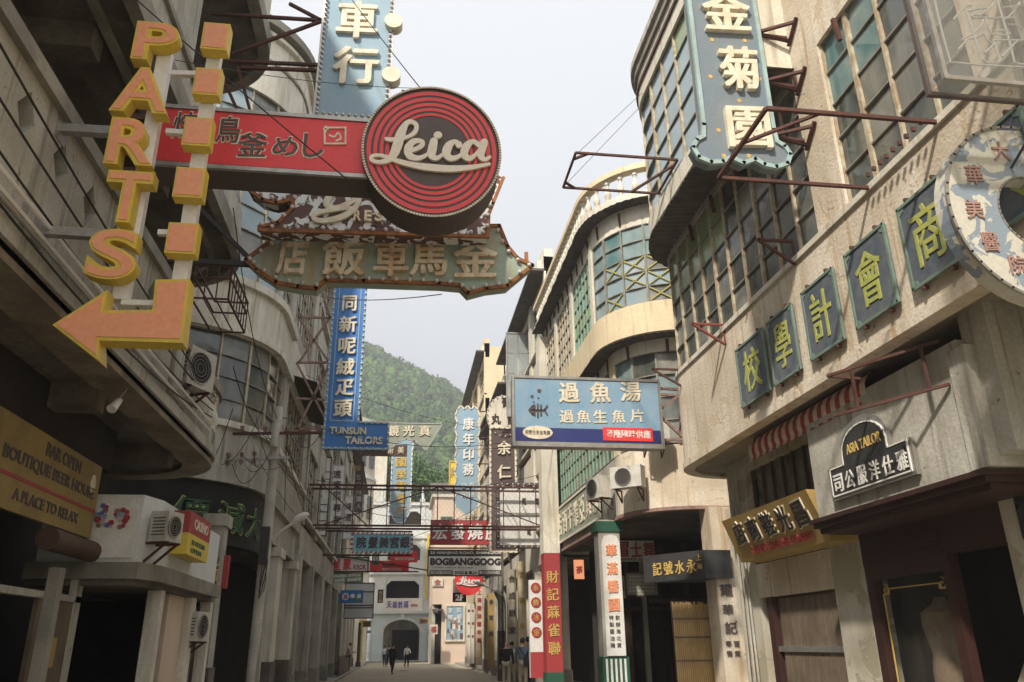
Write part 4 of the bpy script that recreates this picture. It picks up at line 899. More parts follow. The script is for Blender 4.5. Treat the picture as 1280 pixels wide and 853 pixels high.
# ---- brown peeling sign and mint sign
pl = Y(9.9); sD = sign('sign_board', 'peeling brown and white restaurant board, bulbs round it, behind the ringed disc', 'sign', pl, (470, 300))
d = px_poly(pl, [(306,225),(312,238),(328,250),(345,254),(366,250),(367,260),(347,279),(324,284),(324,288),(610,296),(611,268),(616,255),(629,223),(600,205),(310,205)])
board(pl, d, -.28, 0, 'board', 'brown_peel', sD); border(pl, d[:13], .0, .045, 'rim', 'rust_orange', sD, closed=False)
bulbs_along(pl, [((a[0]*.985+.0), a[1]+.05) for a in d[:12]], .03, sD, .17, closed=False)
fn2 = lambda x, y, w: pl.w(*pl.uv(x, y), w)
for q_ in ([(452,242,4),(440,234,5),(420,240,7),(408,256,8),(420,262,6),(440,254,6),(450,246,5),(444,262,7),(425,274,7),(400,278,6),(392,272,6),(405,266,5),(440,262,4)],
           [(398,240,5),(410,232,6),(425,226,6),(436,222,5)], [(462,240,5),(470,248,6),(482,250,6),(492,244,5),(486,238,5)]):
    mb = MB(); stroke(mb, fn2, q_, 0, .05); mb.build('letter', 'cream', sD)
for i, c_ in enumerate('RESTAURANT'): text_px(pl, c_, 447+i*13.2, 271+i*.3, 9.5, 13, 0, .045, 'cream_rust', sD, name='letter', bold=.03)
pl = Y(10.3); sE = sign('sign_board', 'mint green rust streaked board with bulbs and arrow shaped ends, large cream characters', 'sign', pl, (488, 365))
z7 = lambda pts: [(290+x/3.282, 220+y/3.282) for x, y in pts]
d = px_poly(pl, z7([(58,345),(175,255),(230,225),(1050,250),(1056,206),(1096,206),(1130,290),(1172,340),(1232,368),(1130,452),(1045,462),(968,482),(938,450),(850,442),(540,432),(385,428),(345,462),(270,455),(180,438),(100,385)]))
K['mint_board'] = M('rust_streaked_mint_board', (.34, .45, .38), .75, dirt=(.46, .24, .08), amt=.12, scale=2, streak=.6, bump=.1)
board(pl, d, -.26, 0, 'board', 'mint_board', sE); border(pl, d, 0, .05, 'rim', 'rust_orange', sE)
dc = (sum(p[0] for p in d)/len(d), sum(p[1] for p in d)/len(d))
bulbs_along(pl, [(dc[0]+(a[0]-dc[0])*.975, dc[1]+(a[1]-dc[1])*.9) for a in d], .04, sE, .19)
chars(pl, [('店', 366, 322, 38, 46), ('飯', 430, 323, 54, 46), ('車', 489, 324, 44, 46), ('馬', 536, 325, 47, 42), ('金', 594, 325, 56, 46)], 0, .06, 'cream_rust', sE, bold=.045)
for a, b in (((232, 322), (318, 327)),): MB().bar((-3.5, 10.4, pl.uv(*b)[1]), pl.w(*pl.uv(*b), -.1), .07).build('wall_beam', 'black', sE)
MB().bar((-3.45, 10.4, 7.9), pl.w(*pl.uv(313, 322), -.1), .06).build('wall_beam', 'black', sE)
MB().bar(pl.w(*pl.uv(660, 330), -.1), pl.w(*pl.uv(659, 312), -.1), .05).build('end_stub', 'rust_orange', sE)
# ---- bicycle shop board, top centre
pl = Y(12.2); sF = sign('hanging_sign', 'tall weathered light blue board with two cream characters and round discs at its right edge', 'sign', pl, (440, 138))
ul, _ = pl.uv(399, 80); ur, _ = pl.uv(489, 70); _, vb_ = pl.uv(440, 148); vt_ = vb_+6.2
board(pl, rect(ul, ur, vb_, vt_), -.2, 0, 'board', 'blue_pale', sF); border(pl, rect(ul, ur, vb_, vt_), 0, .05, 'rim', 'steel', sF)
bulbs_along(pl, rect(ul+.04, ur-.04, vb_+.04, vt_-.04), .04, sF, .115)
chars(pl, [('單', 452, -32, 54, 46), ('車', 447, 27, 52, 46), ('行', 445, 84, 58, 46)], 0, .07, 'cream', sF, bold=.05)
for px_, py_ in ((493, -35), (492, 31), (489, 98)):
    u, v = pl.uv(px_, py_); c = [(u+.17*math.cos(i*math.pi/12), v+.17*math.sin(i*math.pi/12)) for i in range(24)]; board(pl, c, -.1, .12, 'disc', 'cream', sF)
W_ = lambda x, y, k=-.1: pl.w(*pl.uv(x, y), k)
truss(sF, [(W_(262, 12), W_(401, 21)), (W_(361, 0), W_(401, 21)), (W_(289, 63), W_(401, 22)), (W_(286, 72), W_(399, 77)), (W_(300, 80), W_(399, 84)), (W_(296, 79), W_(311, 133)), (W_(262, 60), W_(296, 135))], .055, 'rust')
# ---- tailor sign
pl = Y(22); sG = sign('hanging_sign', 'deep blue vertical tailor sign with a short TUNSUN TAILORS foot pointing right', 'sign', pl, (445, 562))
ul, _ = pl.uv(412, 450); ur, _ = pl.uv(452.5, 450); vt_ = pl.uv(440, 330)[1]; vm = pl.uv(440, 528)[1]; vb_ = pl.uv(440, 561)[1]; u2, _ = pl.uv(485, 545)
d = [(ul, vb_), (u2, vb_), (u2, vm), (ur, vm), (ur, vt_), (ul, vt_)]
board(pl, d, -.28, 0, 'board', 'blue_strong', sG); border(pl, d, 0, .06, 'rim', 'blue_pale', sG)
bulbs_along(pl, d, .05, sG, .17)
border(pl, rect(ul+.14, ur-.14, vm+.03, vt_-.2), 0, .03, 'inner_frame', 'blue_pale', sG)
chars(pl, [('同', 437, 380, 18, 19), ('新', 435, 406, 22, 20), ('呢', 434, 433, 22, 20), ('絨', 432, 459, 23, 21), ('疋', 431, 485, 23, 20), ('頭', 429, 511, 23, 21)], 0, .06, 'cream', sG, bold=.05)
text_px(pl, 'TUNSUN', 435, 539, 46, 9, 0, .05, 'cream', sG, 'letters', .03); text_px(pl, 'TAILORS', 455, 551, 47, 9.5, 0, .05, 'cream', sG, 'letters', .03)
W_ = lambda x, y, k=-.1: pl.w(*pl.uv(x, y), k)
truss(sG, [(W_(372, 395), W_(412, 396)), (W_(370, 497), W_(410, 499)), (W_(372, 395), W_(411, 452)), (W_(373, 452), W_(413, 394)), (W_(371, 452), W_(411, 452)), (W_(370, 452), W_(410, 530)), (W_(369, 540), W_(411, 455)), (W_(366, 535), W_(409, 535)), (W_(412, 395), W_(402, 365))], .06, 'rust_pale')
# ---- fish soup sign
pl = Y(15); sH = sign('sign_box', 'wide light blue fish soup signboard with fishbone drawing and navy bottom stripe', 'sign', pl, (734, 558))
u0, vt_ = pl.uv(641, 474); u1, _ = pl.uv(826, 515); _, vb_ = pl.uv(735, 558); vt_ = pl.uv(735, 474)[1]
board(pl, rect(u0, u1, vb_, vt_), -.35, 0, 'casing', 'steel', sH)
vs2 = pl.uv(735, 537)[1]; vs1 = pl.uv(735, 553)[1]
board(pl, rect(u0+.04, u1-.04, vs2+.01, vt_-.05), 0, .008, 'face', 'fish_blue', sH); board(pl, rect(u0+.04, u1-.04, vs1, vs2), 0, .008, 'stripe', 'navy', sH)
border(pl, rect(u0, u1, vb_, vt_), 0, .05, 'frame', 'steel', sH)
chars(pl, [('過', 711, 491, 26, 25), ('魚', 750, 491, 26, 25), ('湯', 788, 490, 26, 24)], .008, .025, 'cream', sH, bold=.05)
chars(pl, [('過', 708, 521, 18, 16), ('魚', 729, 521, 17, 16), ('生', 750, 521, 17, 16), ('魚', 773, 521, 17, 16), ('片', 796, 520, 17, 16)], .008, .02, 'cream', sH, bold=.04)
ua, va = pl.uv(754, 551); ub, vb2 = pl.uv(815, 536); board(pl, rect(ua, ub, va, vb2), .008, .02, 'red_panel', 'red', sH)
text_px(pl, '餐廳隨時供應', 785, 543, 56, 10, .02, .024, 'white', sH, 'lettering', .015)
c = [(pl.uv(672, 541)[0]+.30*math.cos(i*.314), pl.uv(672, 541)[1]+.135*math.sin(i*.314)) for i in range(20)]; board(pl, c, .008, .02, 'oval_label', 'cream', sH)
text_px(pl, '阿野生安金魚腩', 672, 541, 31, 5.5, .02, .024, 'char', sH, 'lettering', .01)
mb = MB(); fq = lambda x, y: pl.w(*pl.uv(x, y), .014)
for a, b in (((663, 513), (681, 513)), ((668, 506), (668, 520)), ((672, 505), (672, 522)), ((676, 506), (676, 520)), ((661, 513), (666, 507)), ((661, 513), (666, 519)), ((666, 507), (666, 519)), ((680, 513), (684, 507)), ((680, 513), (684, 519))): mb.bar(fq(*a), fq(*b), .028)
for x_, y_, r_ in ((674, 489, .045), (665, 496, .035), (673, 498, .022), (667, 503, .02)):
    p = fq(x_, y_); mb.poly([(p.x+r_*math.cos(i*.7854), p.y, p.z+r_*math.sin(i*.7854)) for i in range(8)], (0, .01, 0))
mb.build('fishbone_drawing', 'char', sH)
W_ = lambda x, y, k=-.1: pl.w(*pl.uv(x, y), k)
truss(sH, [(W_(826, 484), W_(861, 486)), (W_(826, 549), W_(861, 548)), (W_(861, 486), W_(861, 548)), (W_(828, 510), W_(858, 487)), (W_(828, 520), W_(858, 547)), (W_(861, 486, -.5), W_(826, 484, -.5)), (W_(861, 486), W_(861, 486, -.5)), (W_(861, 548), W_(861, 548, -.5)), (W_(861, 486, -.5), W_(861, 548, -.5))], .05, 'rust_pale')
# ---- chrysanthemum garden sign
pl = Y(8.2); sI = sign('hanging_sign', 'slate blue scalloped vertical board with three big cream characters, high on the right', 'sign', pl, (930, 215))
zz = lambda pts: [(680+x/3.047, y/3.047) for x, y in pts]
uc_, _ = pl.uv(915, 100); hw = .50
vb_ = pl.uv(932, 205)[1]; vt_ = vb_+3.55
prof = [(.0, .0), (.16, .07), (.28, .0), (.44, -.02), (.60, .04), (.66, .17), (.60, .28), (.50, .34), (.48, .5)]
half = [(x_, vb_+y_*1.1) for x_, y_ in prof]+[(x_, vt_-y_*1.1) for x_, y_ in reversed(prof)]
d = [(uc_+x_, y_) for x_, y_ in half]+[(uc_-x_, y_) for x_, y_ in reversed(half) if x_ > 0]
board(pl, d, -.18, 0, 'board', 'jin_blue', sI); border(pl, d, 0, .055, 'rim', 'blue_edge', sI)
mbx = []
chars(pl, [('金', 906, 18, 60, 46), ('菊', 922, 88, 50, 52), ('園', 934, 162, 54, 50)], 0, .07, 'cream', sI, bold=.05)
for x_, y_ in ((890, 50), (931, 51), (888, 96), (949, 99), (924, 126), (898, 163), (960, 167), (936, 195), (905, 195)):
    u, v = pl.uv(x_, y_); r_ = .032; board(pl, [(u+r_*math.cos(i*.785), v+r_*math.sin(i*.785)) for i in range(8)], 0, .004, 'dot', 'gold', sI)
for yy in (45, 105, 172):
    p = Vector((5.12, 8.0, pl.uv(1000, yy)[1])); ue = uc_+.47
    truss(sI, [((ue, 8.28, p.z+.05), (5.14, 8.0, p.z+.05)), ((ue, 8.28, p.z+.05), (5.14, 8.2, p.z-.12)), ((5.12, 7.95, p.z+.08), (5.12, 8.25, p.z-.16)), ((ue, 8.28, p.z+.03), (5.14, 8.3, p.z+.03))], .04, 'rust')
# ---- empty steel sign frames
def flatframe(label, x0, x1, y0, y1, z, m_):
    o = thing('outrigger', label, 'steel frame', (x1, y0, z)); P4 = [(x0, y0, z), (x1, y0, z), (x1, y1, z), (x0, y1, z)]
    truss(o, [(P4[i], P4[(i+1) % 4]) for i in range(4)], .038, m_, 'bar'); return o
f1 = flatframe('empty rusty rectangular sign frame reaching over the street below the balustrade', 2.78, 4.62, 11.45, 12.58, 9.6, 'rust')
truss(f1, [((3.0, 11.45, 9.6), (2.78, 11.65, 9.6)), ((3.0, 12.58, 9.6), (2.78, 12.4, 9.6)), ((4.62, 11.6, 9.6), (4.1, 12.58, 9.6))], .04, 'rust', 'brace')
f2 = flatframe('large empty rusty sign frame in front of the three character scalloped board', 3.34, 5.46, 5.93, 7.15, 6.4, 'rust')
for i in range(9): MB().box(5.0, 5.04, 6.0+i*.12, 6.03+i*.12, 6.43, 6.48).build('bolt', 'rust', f2)
MB().bar((3.34, 6.5, 6.4), (3.9, 5.93, 6.4), .03).build('brace', 'rust', f2)
# ---- ring sign
pl = Y(5.0); sJ = sign('ring_sign', 'round peeling white and blue ring sign with a hole in its middle, right edge', 'sign', pl, (1270, 370))
uc_, vc_ = 5.0, 4.84; n = 48
def arcp(r, i, k=1.): return (uc_+r*math.cos(2*math.pi*i/n), vc_+r*k*math.sin(2*math.pi*i/n))
vs_ = []; 
for i in range(n): vs_ += [pl.w(*arcp(.75, i, 1.08), 0), pl.w(*arcp(.31, i, 1.05), 0), pl.w(*arcp(.31, i, 1.05), -.16), pl.w(*arcp(.75, i, 1.08), -.16)]
MB().add(vs_, [(i*4+k, i*4+(k+1)%4, ((i+1)%n)*4+(k+1)%4, ((i+1)%n)*4+k) for i in range(n) for k in range(4)]).build('board', 'ring_peel', sJ)
border(pl, [arcp(.75, i, 1.08) for i in range(n)], 0, .022, 'rim', 'steel', sJ); border(pl, [arcp(.31, i, 1.05) for i in range(n)], 0, .014, 'inner_rim', 'steel', sJ)
K['brown_ink'] = M('faded_brown_paint', (.33, .20, .17), .8, bump=0)
for c_, x_, y_ in (('大', 1250, 190), ('華', 1217, 219), ('美', 1217, 262), ('醫', 1237, 303), ('院', 1272, 332)): text_px(pl, c_, x_, y_, 21, 23, 0, .012, 'brown_ink', sJ, bold=.02)
for z_ in (4.5, 5.3): MB().bar((5.2, 5.1, z_), (4.6, 5.1, z_), .05).build('wall_arm', 'rust', sJ)
# ---- neon glass box, top right
pl = Y(4.5); sK = sign('neon_sign', 'clear glass neon box with bent white tubes at the top right corner', 'sign', pl, (1230, 103))
vb_ = pl.uv(1200, 99)[1]; u0 = pl.uv(1172, 60)[0]; u1 = 5.0; vt_ = vb_+1.5
K['clear_glass'] = glass('smoked_clear_glass', (.25, .26, .25), .06); nn = K['clear_glass'].node_tree; bs2 = nn.nodes['Principled BSDF']; bs2.inputs['Alpha'].default_value = .28
K['clear_glass'].blend_method = 'BLEND' if hasattr(K['clear_glass'], 'blend_method') else None
for w_ in (.0, -.2): border(pl, rect(u0, u1, vb_, vt_), w_, .035, 'frame', 'steel' if w_ == 0 else 'char', sK)
board(pl, rect(u0, u1, vb_-.012, vb_-.006), -.2, .0, 'pane', 'clear_glass', sK); board(pl, rect(u0-.012, u0-.006, vb_, vt_), -.2, .0, 'pane', 'clear_glass', sK)
board(pl, rect(u0+.01, u1-.01, vb_+.01, vt_-.01), -.004, 0, 'pane', 'clear_glass', sK)
K['tube'] = M('neon_tube_glass', (.62, .62, .58), .25, bump=0)
def tubes(lst, r=.009, w_=-.05):
    for pts in lst: MB().tube([pl.w(*pl.uv(1150+x/7.754, y/7.754), w_) for x, y in pts], r, 6).build('neon_tube', 'tube', sK, smooth=True)
tubes([[(175, -60), (200, 50), (260, 300), (335, 560), (600, 590), (1100, 615)], [(470, 20), (560, 290), (650, 540), (700, 570), (800, 565), (820, 540), (750, 350), (1100, 348)],
       [(660, 90), (720, 260), (740, 290), (880, 300), (915, 280), (900, 255), (760, 255)], [(790, -40), (830, 90), (870, 220), (920, 400), (960, 565), (1000, 580), (1100, 585)],
       [(440, 345), (560, 280), (640, 210), (655, 150)], [(410, 440), (500, 340), (600, 320), (660, 285), (690, 340), (740, 380)], [(360, 150), (440, 60), (480, 20), (540, 10)],
       [(700, 105), (560, 105), (540, 120), (560, 135), (960, 130)], [(500, 70), (600, 45), (690, 35)], [(1010, -20), (960, 60), (880, 140), (830, 150)], [(670, 475), (760, 390)], [(840, 510), (990, 350)]])
tubes([[(880, 210), (960, 215), (1080, 300)], [(600, 130), (720, 40), (760, -30)], [(830, 45), (960, 35), (1000, 20)]], .007, -.03)
# ---- wall character panels
pl = PL('XR', 5.13)
PN = [('校', 10.05+.04, 11.04, 'leftmost, reading 校'), ('學', 9.16+.02, 9.92, 'reading 學, second from the left'), ('計', 8.09, 8.87, 'reading 計, third from the left'), ('會', 7.0, 7.79, 'reading 會, beside the large window'), ('商', 5.98, 6.72, 'reading 商, partly behind the ring sign'), ('大', 4.95, 5.7, 'seen through the hole of the ring sign')]
for c_, y0, y1, t_ in PN:
    o = thing('wall_panel', 'blue square panel with a yellow green character, '+t_, 'sign panel', (5.13, (y0+y1)/2, 4.93), 'blue character panels along the wall')
    board(pl, rect(-y1, -y0, 4.93, 5.85), 0, .035, 'board', 'panel_blue', o); border(pl, rect(-y1, -y0, 4.93, 5.85), .035, .03, 'rim', 'panel_edge', o)
    for k_, (a, b) in enumerate(((-y1, 4.93), (-y0, 4.93), (-y0, 5.85), (-y1, 5.85))):
        s1 = 1 if k_ in (0, 3) else -1; s2 = 1 if k_ < 2 else -1
        board(pl, [(a, b), (a+s1*.1, b), (a+s1*.08, b+s2*.06), (a, b+s2*.1)][::1], .035, .042, 'corner_plate', 'panel_edge', o)
    mb = MB(); um = -(y0+y1)/2; hw = (y1-y0)*.31; put_text(mb, pl, c_, um-hw, um+hw, 5.08, 5.72, .035, .044, .024, res=4, slant=-.05); mb.build('character', 'olive', o, fix=False)
    for q_ in (-y1+.15, -y0-.15):
        for z_ in (4.89, 5.89): MB().box(5.08, 5.14, -q_-.015, -q_+.015, z_-.02, z_+.02).build('clip', 'rust', o)
# ---- gold shoe company box
o = thing('sign_box', 'ochre sign box with dark outlined characters above the wooden shop doors', 'sign', (5.7, 11.4, 2.83))
MB().poly([(5.35, 9.98, 3.5), (5.62, 9.98, 2.83), (6.0, 9.98, 2.83), (6.0, 9.98, 3.5)], (0, 2.95, 0)).build('casing', 'gold_board', o)
class Slope:
    k = 'S'
    def w(s, u, v, w_=0):
        a = Vector((5.62, -u, 2.83)); b = Vector((5.35, -u, 3.5)); d_ = (b-a).normalized(); return a+d_*v+Vector((-.67, 0, -.27)).normalized()*w_
sp_ = Slope()
for i, c_ in enumerate('店商鞋光昌'):
    u = -12.55+i*.52+.1
    mb = MB(); put_text(mb, sp_, c_, u-.205, u+.205, .255, .645, .004, .02, .07); bk = mb.build('character', 'cream', o, fix=False)
    mb = MB(); put_text(mb, sp_, c_, u-.185, u+.185, .275, .625, .018, .03, .04); mb.build('face', 'black', bk, fix=False)
mb = MB(); put_text(mb, sp_, 'CHONG FOONG SHOE COMPANY', -12.35, -10.35, .08, .2, .004, .012, .03); mb.build('lettering', 'red_dull', o, fix=False)
# ---- asia tailor board
pl = PL('XR', 5.41); o = thing('sign_board', 'dark stepped and arched tailor board with white characters on the grey fascia', 'sign', (5.4, 8.4, 3.3))
yl = 9.0; d = [(-9.36, 3.32), (-7.62, 3.32), (-7.62, 3.72), (-8.0, 3.72), (-8.0, 3.86)]+[(-8.5+.5*math.cos(t), 3.86+.34*math.sin(t)) for t in [math.pi*i/12 for i in range(13)]]+[(-9.0, 3.72), (-9.36, 3.72)]
board(pl, d, 0, .05, 'board', 'steel', o); dcx, dcy = -8.49, 3.62
d2 = [(dcx+(a-dcx)*.93, dcy+(b-dcy)*.84) for a, b in d]; board(pl, d2, .05, .058, 'face', 'black', o)
for i, c_ in enumerate('司公服洋仕雅'):
    mb = MB(); u = -9.14+i*.265; put_text(mb, pl, c_, u-.1, u+.1, 3.40, 3.62, .058, .068, .012); mb.build('character', 'white', o, fix=False)
mb = MB(); put_text(mb, pl, 'ASIA TAILOR', -8.85, -8.12, 3.80, 3.92, .058, .066, .01); mb.build('lettering', 'gold', o, fix=False)
border(pl, d2, .058, .016, 'white_line', 'white', o)
for ch in o.children: ch.location.z -= .09
# ---- striped awning
o = thing('awning', 'short rolled red and white striped awning under the ledge of the panel wall', 'awning', (5.5, 10, 4.6))
yy = 8.35; i = 0
while yy < 11.7:
    prof = [(5.56, 4.63), (5.47, 4.57), (5.42, 4.48), (5.41, 4.38), (5.43, 4.30), (5.41, 4.25)]
    P_ = [(x_, yy, z_) for x_, z_ in prof]; mb = MB(); n_ = len(prof)
    vs_ = P_+[(x_, yy+.115, z_) for x_, _, z_ in P_]; vs_ += [(x_+.006, y_, z_-.006) for x_, y_, z_ in vs_]
    fs = [(k, k+1, n_+k+1, n_+k) for k in range(n_-1)]+[(2*n_+k, 2*n_+k+1, 3*n_+k+1, 3*n_+k) for k in range(n_-1)]
    mb.add(vs_, fs).build('stripe', 'red_dull' if i % 2 else 'plaster_pink', o, fix=False); yy += .116; i += 1
MB().tube([(5.56, 8.3, 4.62), (5.56, 11.75, 4.62)], .02, 6).build('roller', 'rust', o)
# ---- small wall brackets on the right wall
def wbracket(y, z, X, ln, label, m_='rust_red', up_=.35):
    o = thing('wall_bracket', label, 'bracket', (X, y, z)); truss(o, [((X, y, z), (X-ln, y, z)), ((X, y, z), (X, y, z-up_)), ((X-ln, y, z), (X, y, z-up_))], .035, m_, 'bar'); return o
wbracket(11.5, 6.48, 5.15, .55, 'red oxide triangular bracket above the leftmost blue panel')
wbracket(13.7, 6.45, 5.2, .6, 'rusty black triangular bracket at the rounded corner above the fish sign', 'rust')
wbracket(9.0, 6.7, 5.15, .5, 'thin rusty bracket low on the large grid window', 'rust')
o = thing('outrigger', 'rusty rectangular bracket frame hanging above the tailor fascia', 'steel frame', (5.2, 8, 4.3))
truss(o, [((4.75, 8.0, 4.42), (5.4, 6.9, 4.46)), ((4.75, 8.0, 3.95), (5.4, 6.9, 3.99)), ((4.9, 7.75, 4.42), (4.9, 7.75, 3.95)), ((5.3, 7.08, 4.45), (5.3, 7.08, 3.98)), ((5.15, 8.0, 4.4), (4.75, 8.0, 4.42))], .03, 'rust', 'bar')
# ---- things under the second shophouse
def board_thing(label, pl, x0, y0, x1, y1, m_, th=.06, name='sign_board', cat='sign', rim=None, group=None):
    ua, va = pl.uv((x0+x1)/2, y1); ub, vb = pl.uv((x0+x1)/2, y0); u0 = pl.uv(x0, (y0+y1)/2)[0]; u1 = pl.uv(x1, (y0+y1)/2)[0]
    o = thing(name, label, cat, pl.w((u0+u1)/2, va, 0), group); b = board(pl, rect(u0, u1, va, vb), -th, 0, 'board', m_, o)
    if rim: border(pl, rect(u0, u1, va, vb), 0, rim[1], 'rim', rim[0], o)
    return o, rect(u0, u1, va, vb)
p_ = PL('XR', 5.52); o, _ = board_thing('long green grey fascia board with white characters on the second shophouse', p_, 700, 625, 745, 690, 'stone_sign', .05) if False else (thing('sign_board', 'long green grey fascia board with pale characters under the green framed windows', 'sign', (5.5, 24.5, 4.85)), 0)
p_ = PL('XR', 5.47); board(p_, rect(-27.9, -21.6, 4.85, 6.0), -.03, .03, 'board', 'stone_sign', o); border(p_, rect(-27.9, -21.6, 4.85, 6.0), .03, .06, 'rim', 'plaster_cream', o)
for i, c_ in enumerate('店酒于業亞具家'):
    mb = MB(); u = -27.3+i*.88; put_text(mb, p_, c_, u-.33, u+.33, 5.05, 5.8, .03, .05, .04); mb.build('character', 'cream', o, fix=False)
pl = Y(20.24); o = thing('column_sign', 'white column sign with orange characters on the green column under the curved corner', 'sign', (5.35, 20.24, 1.4))
W1 = 5.06; d = [(5.10, 1.32), (5.58, 1.32), (5.58, 4.0), (5.50, 4.18), (5.34, 4.22), (5.18, 4.18), (5.10, 4.0)]
board(pl, d, -.03, 0, 'board', 'white', o)
for i, c_ in enumerate('華滿醬園'): 
    mb = MB(); v = 3.82-i*.44; put_text(mb, pl, c_, 5.2, 5.48, v-.15, v+.15, 0, .02, .05); mb.build('character', 'rust_orange' if False else 'orange', o, fix=False)
for j in range(2):
    for i, c_ in enumerate(['特製醬油雜', '欽辦海北貨'][j]): mb = MB(); v = 2.2-i*.16; put_text(mb, pl, c_, 5.2+j*.16, 5.31+j*.16, v-.055, v+.055, 0, .012, .0); mb.build('lettering', 'char', o, fix=False)
pl = Y(27.26); o = thing('column_writing', 'gold characters painted down the red pier', 'sign', (5.07, 27.26, 1.8))
for i, c_ in enumerate('財記蔴雀聯'): 
    mb = MB(); v = 3.72-i*.56; put_text(mb, pl, c_, 4.92, 5.34, v-.2, v+.2, -.06, -.035, .03); mb.build('character', 'gold', o, fix=False)
# hanging black box
o = thing('hanging_sign', 'black box sign with gold characters hanging under the curved corner', 'sign', (6.9, 18.4, 2.9))
MB().poly([(5.85, 19.2, 2.95), (6.85, 17.8, 2.95), (7.5, 17.8, 2.95), (7.5, 19.2, 2.95)], (0, 0, .62)).build('casing', 'black', o)
class Diag:
    k = 'S'
    def w(s, u, v, w_=0):
        a = Vector((5.85, 19.2, 2.95)); b = Vector((6.85, 17.8, 2.95)); d_ = (b-a).normalized(); return a+d_*u+Vector((0, 0, v))+Vector((d_.y, -d_.x, 0))*w_
for i, c_ in enumerate('記號水永'):
    mb = MB(); put_text(mb, Diag(), c_, .28+i*.32, .54+i*.32, .14, .44, .0, .02, .03); mb.build('character', 'gold', o, fix=False)
for i, c_ in enumerate('上海'): mb = MB(); put_text(mb, Diag(), c_, 1.52, 1.66, .4-i*.2, .54-i*.2, .0, .015, .0); mb.build('lettering', 'gold', o, fix=False)
o, r = board_thing('pale board with dark red characters hanging in the dark arcade', Y(21.5), 770, 676, 818, 702, 'plaster_cream')
for i, c_ in enumerate('冒士舞'): text_px(Y(21.5), c_, 779+i*16, 687, 14, 19, 0, .02, 'red_dull', o, bold=.06)
text_px(Y(21.5), 'BARBER SHOP', 794, 699.5, 44, 3, 0, .01, 'char', o, 'lettering')
o, r = board_thing('faded green notice board hanging in the dark arcade', Y(21.3), 782, 716, 822, 745, 'stone_sign', rim=('wood', .04)); 
for j in range(5): text_px(Y(21.3), '金銀首飾鐘錶修理', 802, 721+j*4.5, 32, 3, 0, .01, 'cream', o, 'lettering', 0)
for i, (a, b, c2) in enumerate((('small orange lit lantern sign in the dark arcade', 718, 'orange'), ('narrow cream sign with a red mark in the dark arcade', 770, 'plaster_cream'))):
    o, r = board_thing(a, Y(24.0), b, 700+i*20, b+12, 724+i*24, c2, .1)
    text_px(Y(24.0), '茶' if i == 0 else '藥', b+6, 712+i*22, 8, 9, 0, .02, 'red_dull', o)
# painted writing on the near pier
pl = Y(17.93); o = thing('column_writing', 'black characters painted down the warm plaster pier between the two shophouses', 'sign', (7.5, 17.93, 1.2))
for c_, px_, py_, s_ in (('耀', 908, 738, 15), ('華', 910, 762, 13), ('記', 914, 785, 15), ('百', 921, 805, 7), ('貨', 922, 817, 7), ('零', 911, 805, 7), ('售', 912, 817, 7)): text_px(pl, c_, px_, py_, s_, s_, -.02, .008, 'char', o, bold=.01)
# ---- air conditioners
def air_con(p, rz, w_, h_, d_, label, br=True):
    o = thing('air_conditioner', label, 'air conditioner', (0, 0, 0), 'air conditioners on the house fronts')
    b = MB(); b.box(-w_/2, w_/2, 0, d_, 0, h_); bo = b.build('casing', 'ac', o)
    r_ = min(w_, h_)*.40; cx_ = -w_*.08
    ringm = MB()
    for k in range(16):
        a, c = 2*math.pi*k/16, 2*math.pi*(k+1)/16
        ringm.bar((cx_+r_*math.cos(a), -.015, h_/2+r_*math.sin(a)), (cx_+r_*math.cos(c), -.015, h_/2+r_*math.sin(c)), .018)
    for q in (.3, .55, .8):
        for k in range(12): a, c = 2*math.pi*k/12, 2*math.pi*(k+1)/12; ringm.bar((cx_+r_*q*math.cos(a), -.012, h_/2+r_*q*math.sin(a)), (cx_+r_*q*math.cos(c), -.012, h_/2+r_*q*math.sin(c)), .006)
    ringm.build('fan_grille', 'steel', o)
    MB().poly([(cx_+r_*.97*math.cos(k*.5236), -.003, h_/2+r_*.97*math.sin(k*.5236)) for k in range(12)], (0, .002, 0)).build('fan_opening', 'interior', o)
    for k in range(6): MB().box(-w_/2-.006, -w_/2, .04, d_-.04, h_*.2+k*h_*.11, h_*.24+k*h_*.11).build('vent_slot', 'char', o)
    if br:
        for x_ in (-w_*.35, w_*.35): truss(o, [((x_, -.02, -.02), (x_, d_+.12, -.02)), ((x_, d_+.1, -.02), (x_, d_+.1, -.3)), ((x_, .02, -.02), (x_, d_+.1, -.3))], .03, 'rust', 'bracket')
    o.location = p; o.rotation_euler = (0, 0, rz); return o
air_con((4.95, 20.2, 5.12), math.radians(-70), .72, .56, .3, 'white air conditioner, left of the pair on the curved yellow wall')
air_con((5.35, 18.55, 5.12), math.radians(-38), .8, .52, .3, 'white air conditioner with a blue label, right of the pair on the curved wall')
air_con((6.0, 17.85, 6.1), 0, .62, .5, .35, 'air conditioner behind the bracket of the fish sign')
air_con((-3.15, 12.2, 5.35), math.radians(65), .62, .62, .35, 'grimy air conditioner on brackets below the arrow of the letter sign')
air_con((-3.2, 12.1, 3.02), math.radians(70), .36, .42, .28, 'air conditioner on the white kiosk room')
air_con((-3.35, 15.3, 1.72), math.radians(80), .5, .48, .3, 'air conditioner between the dark display windows at street level')
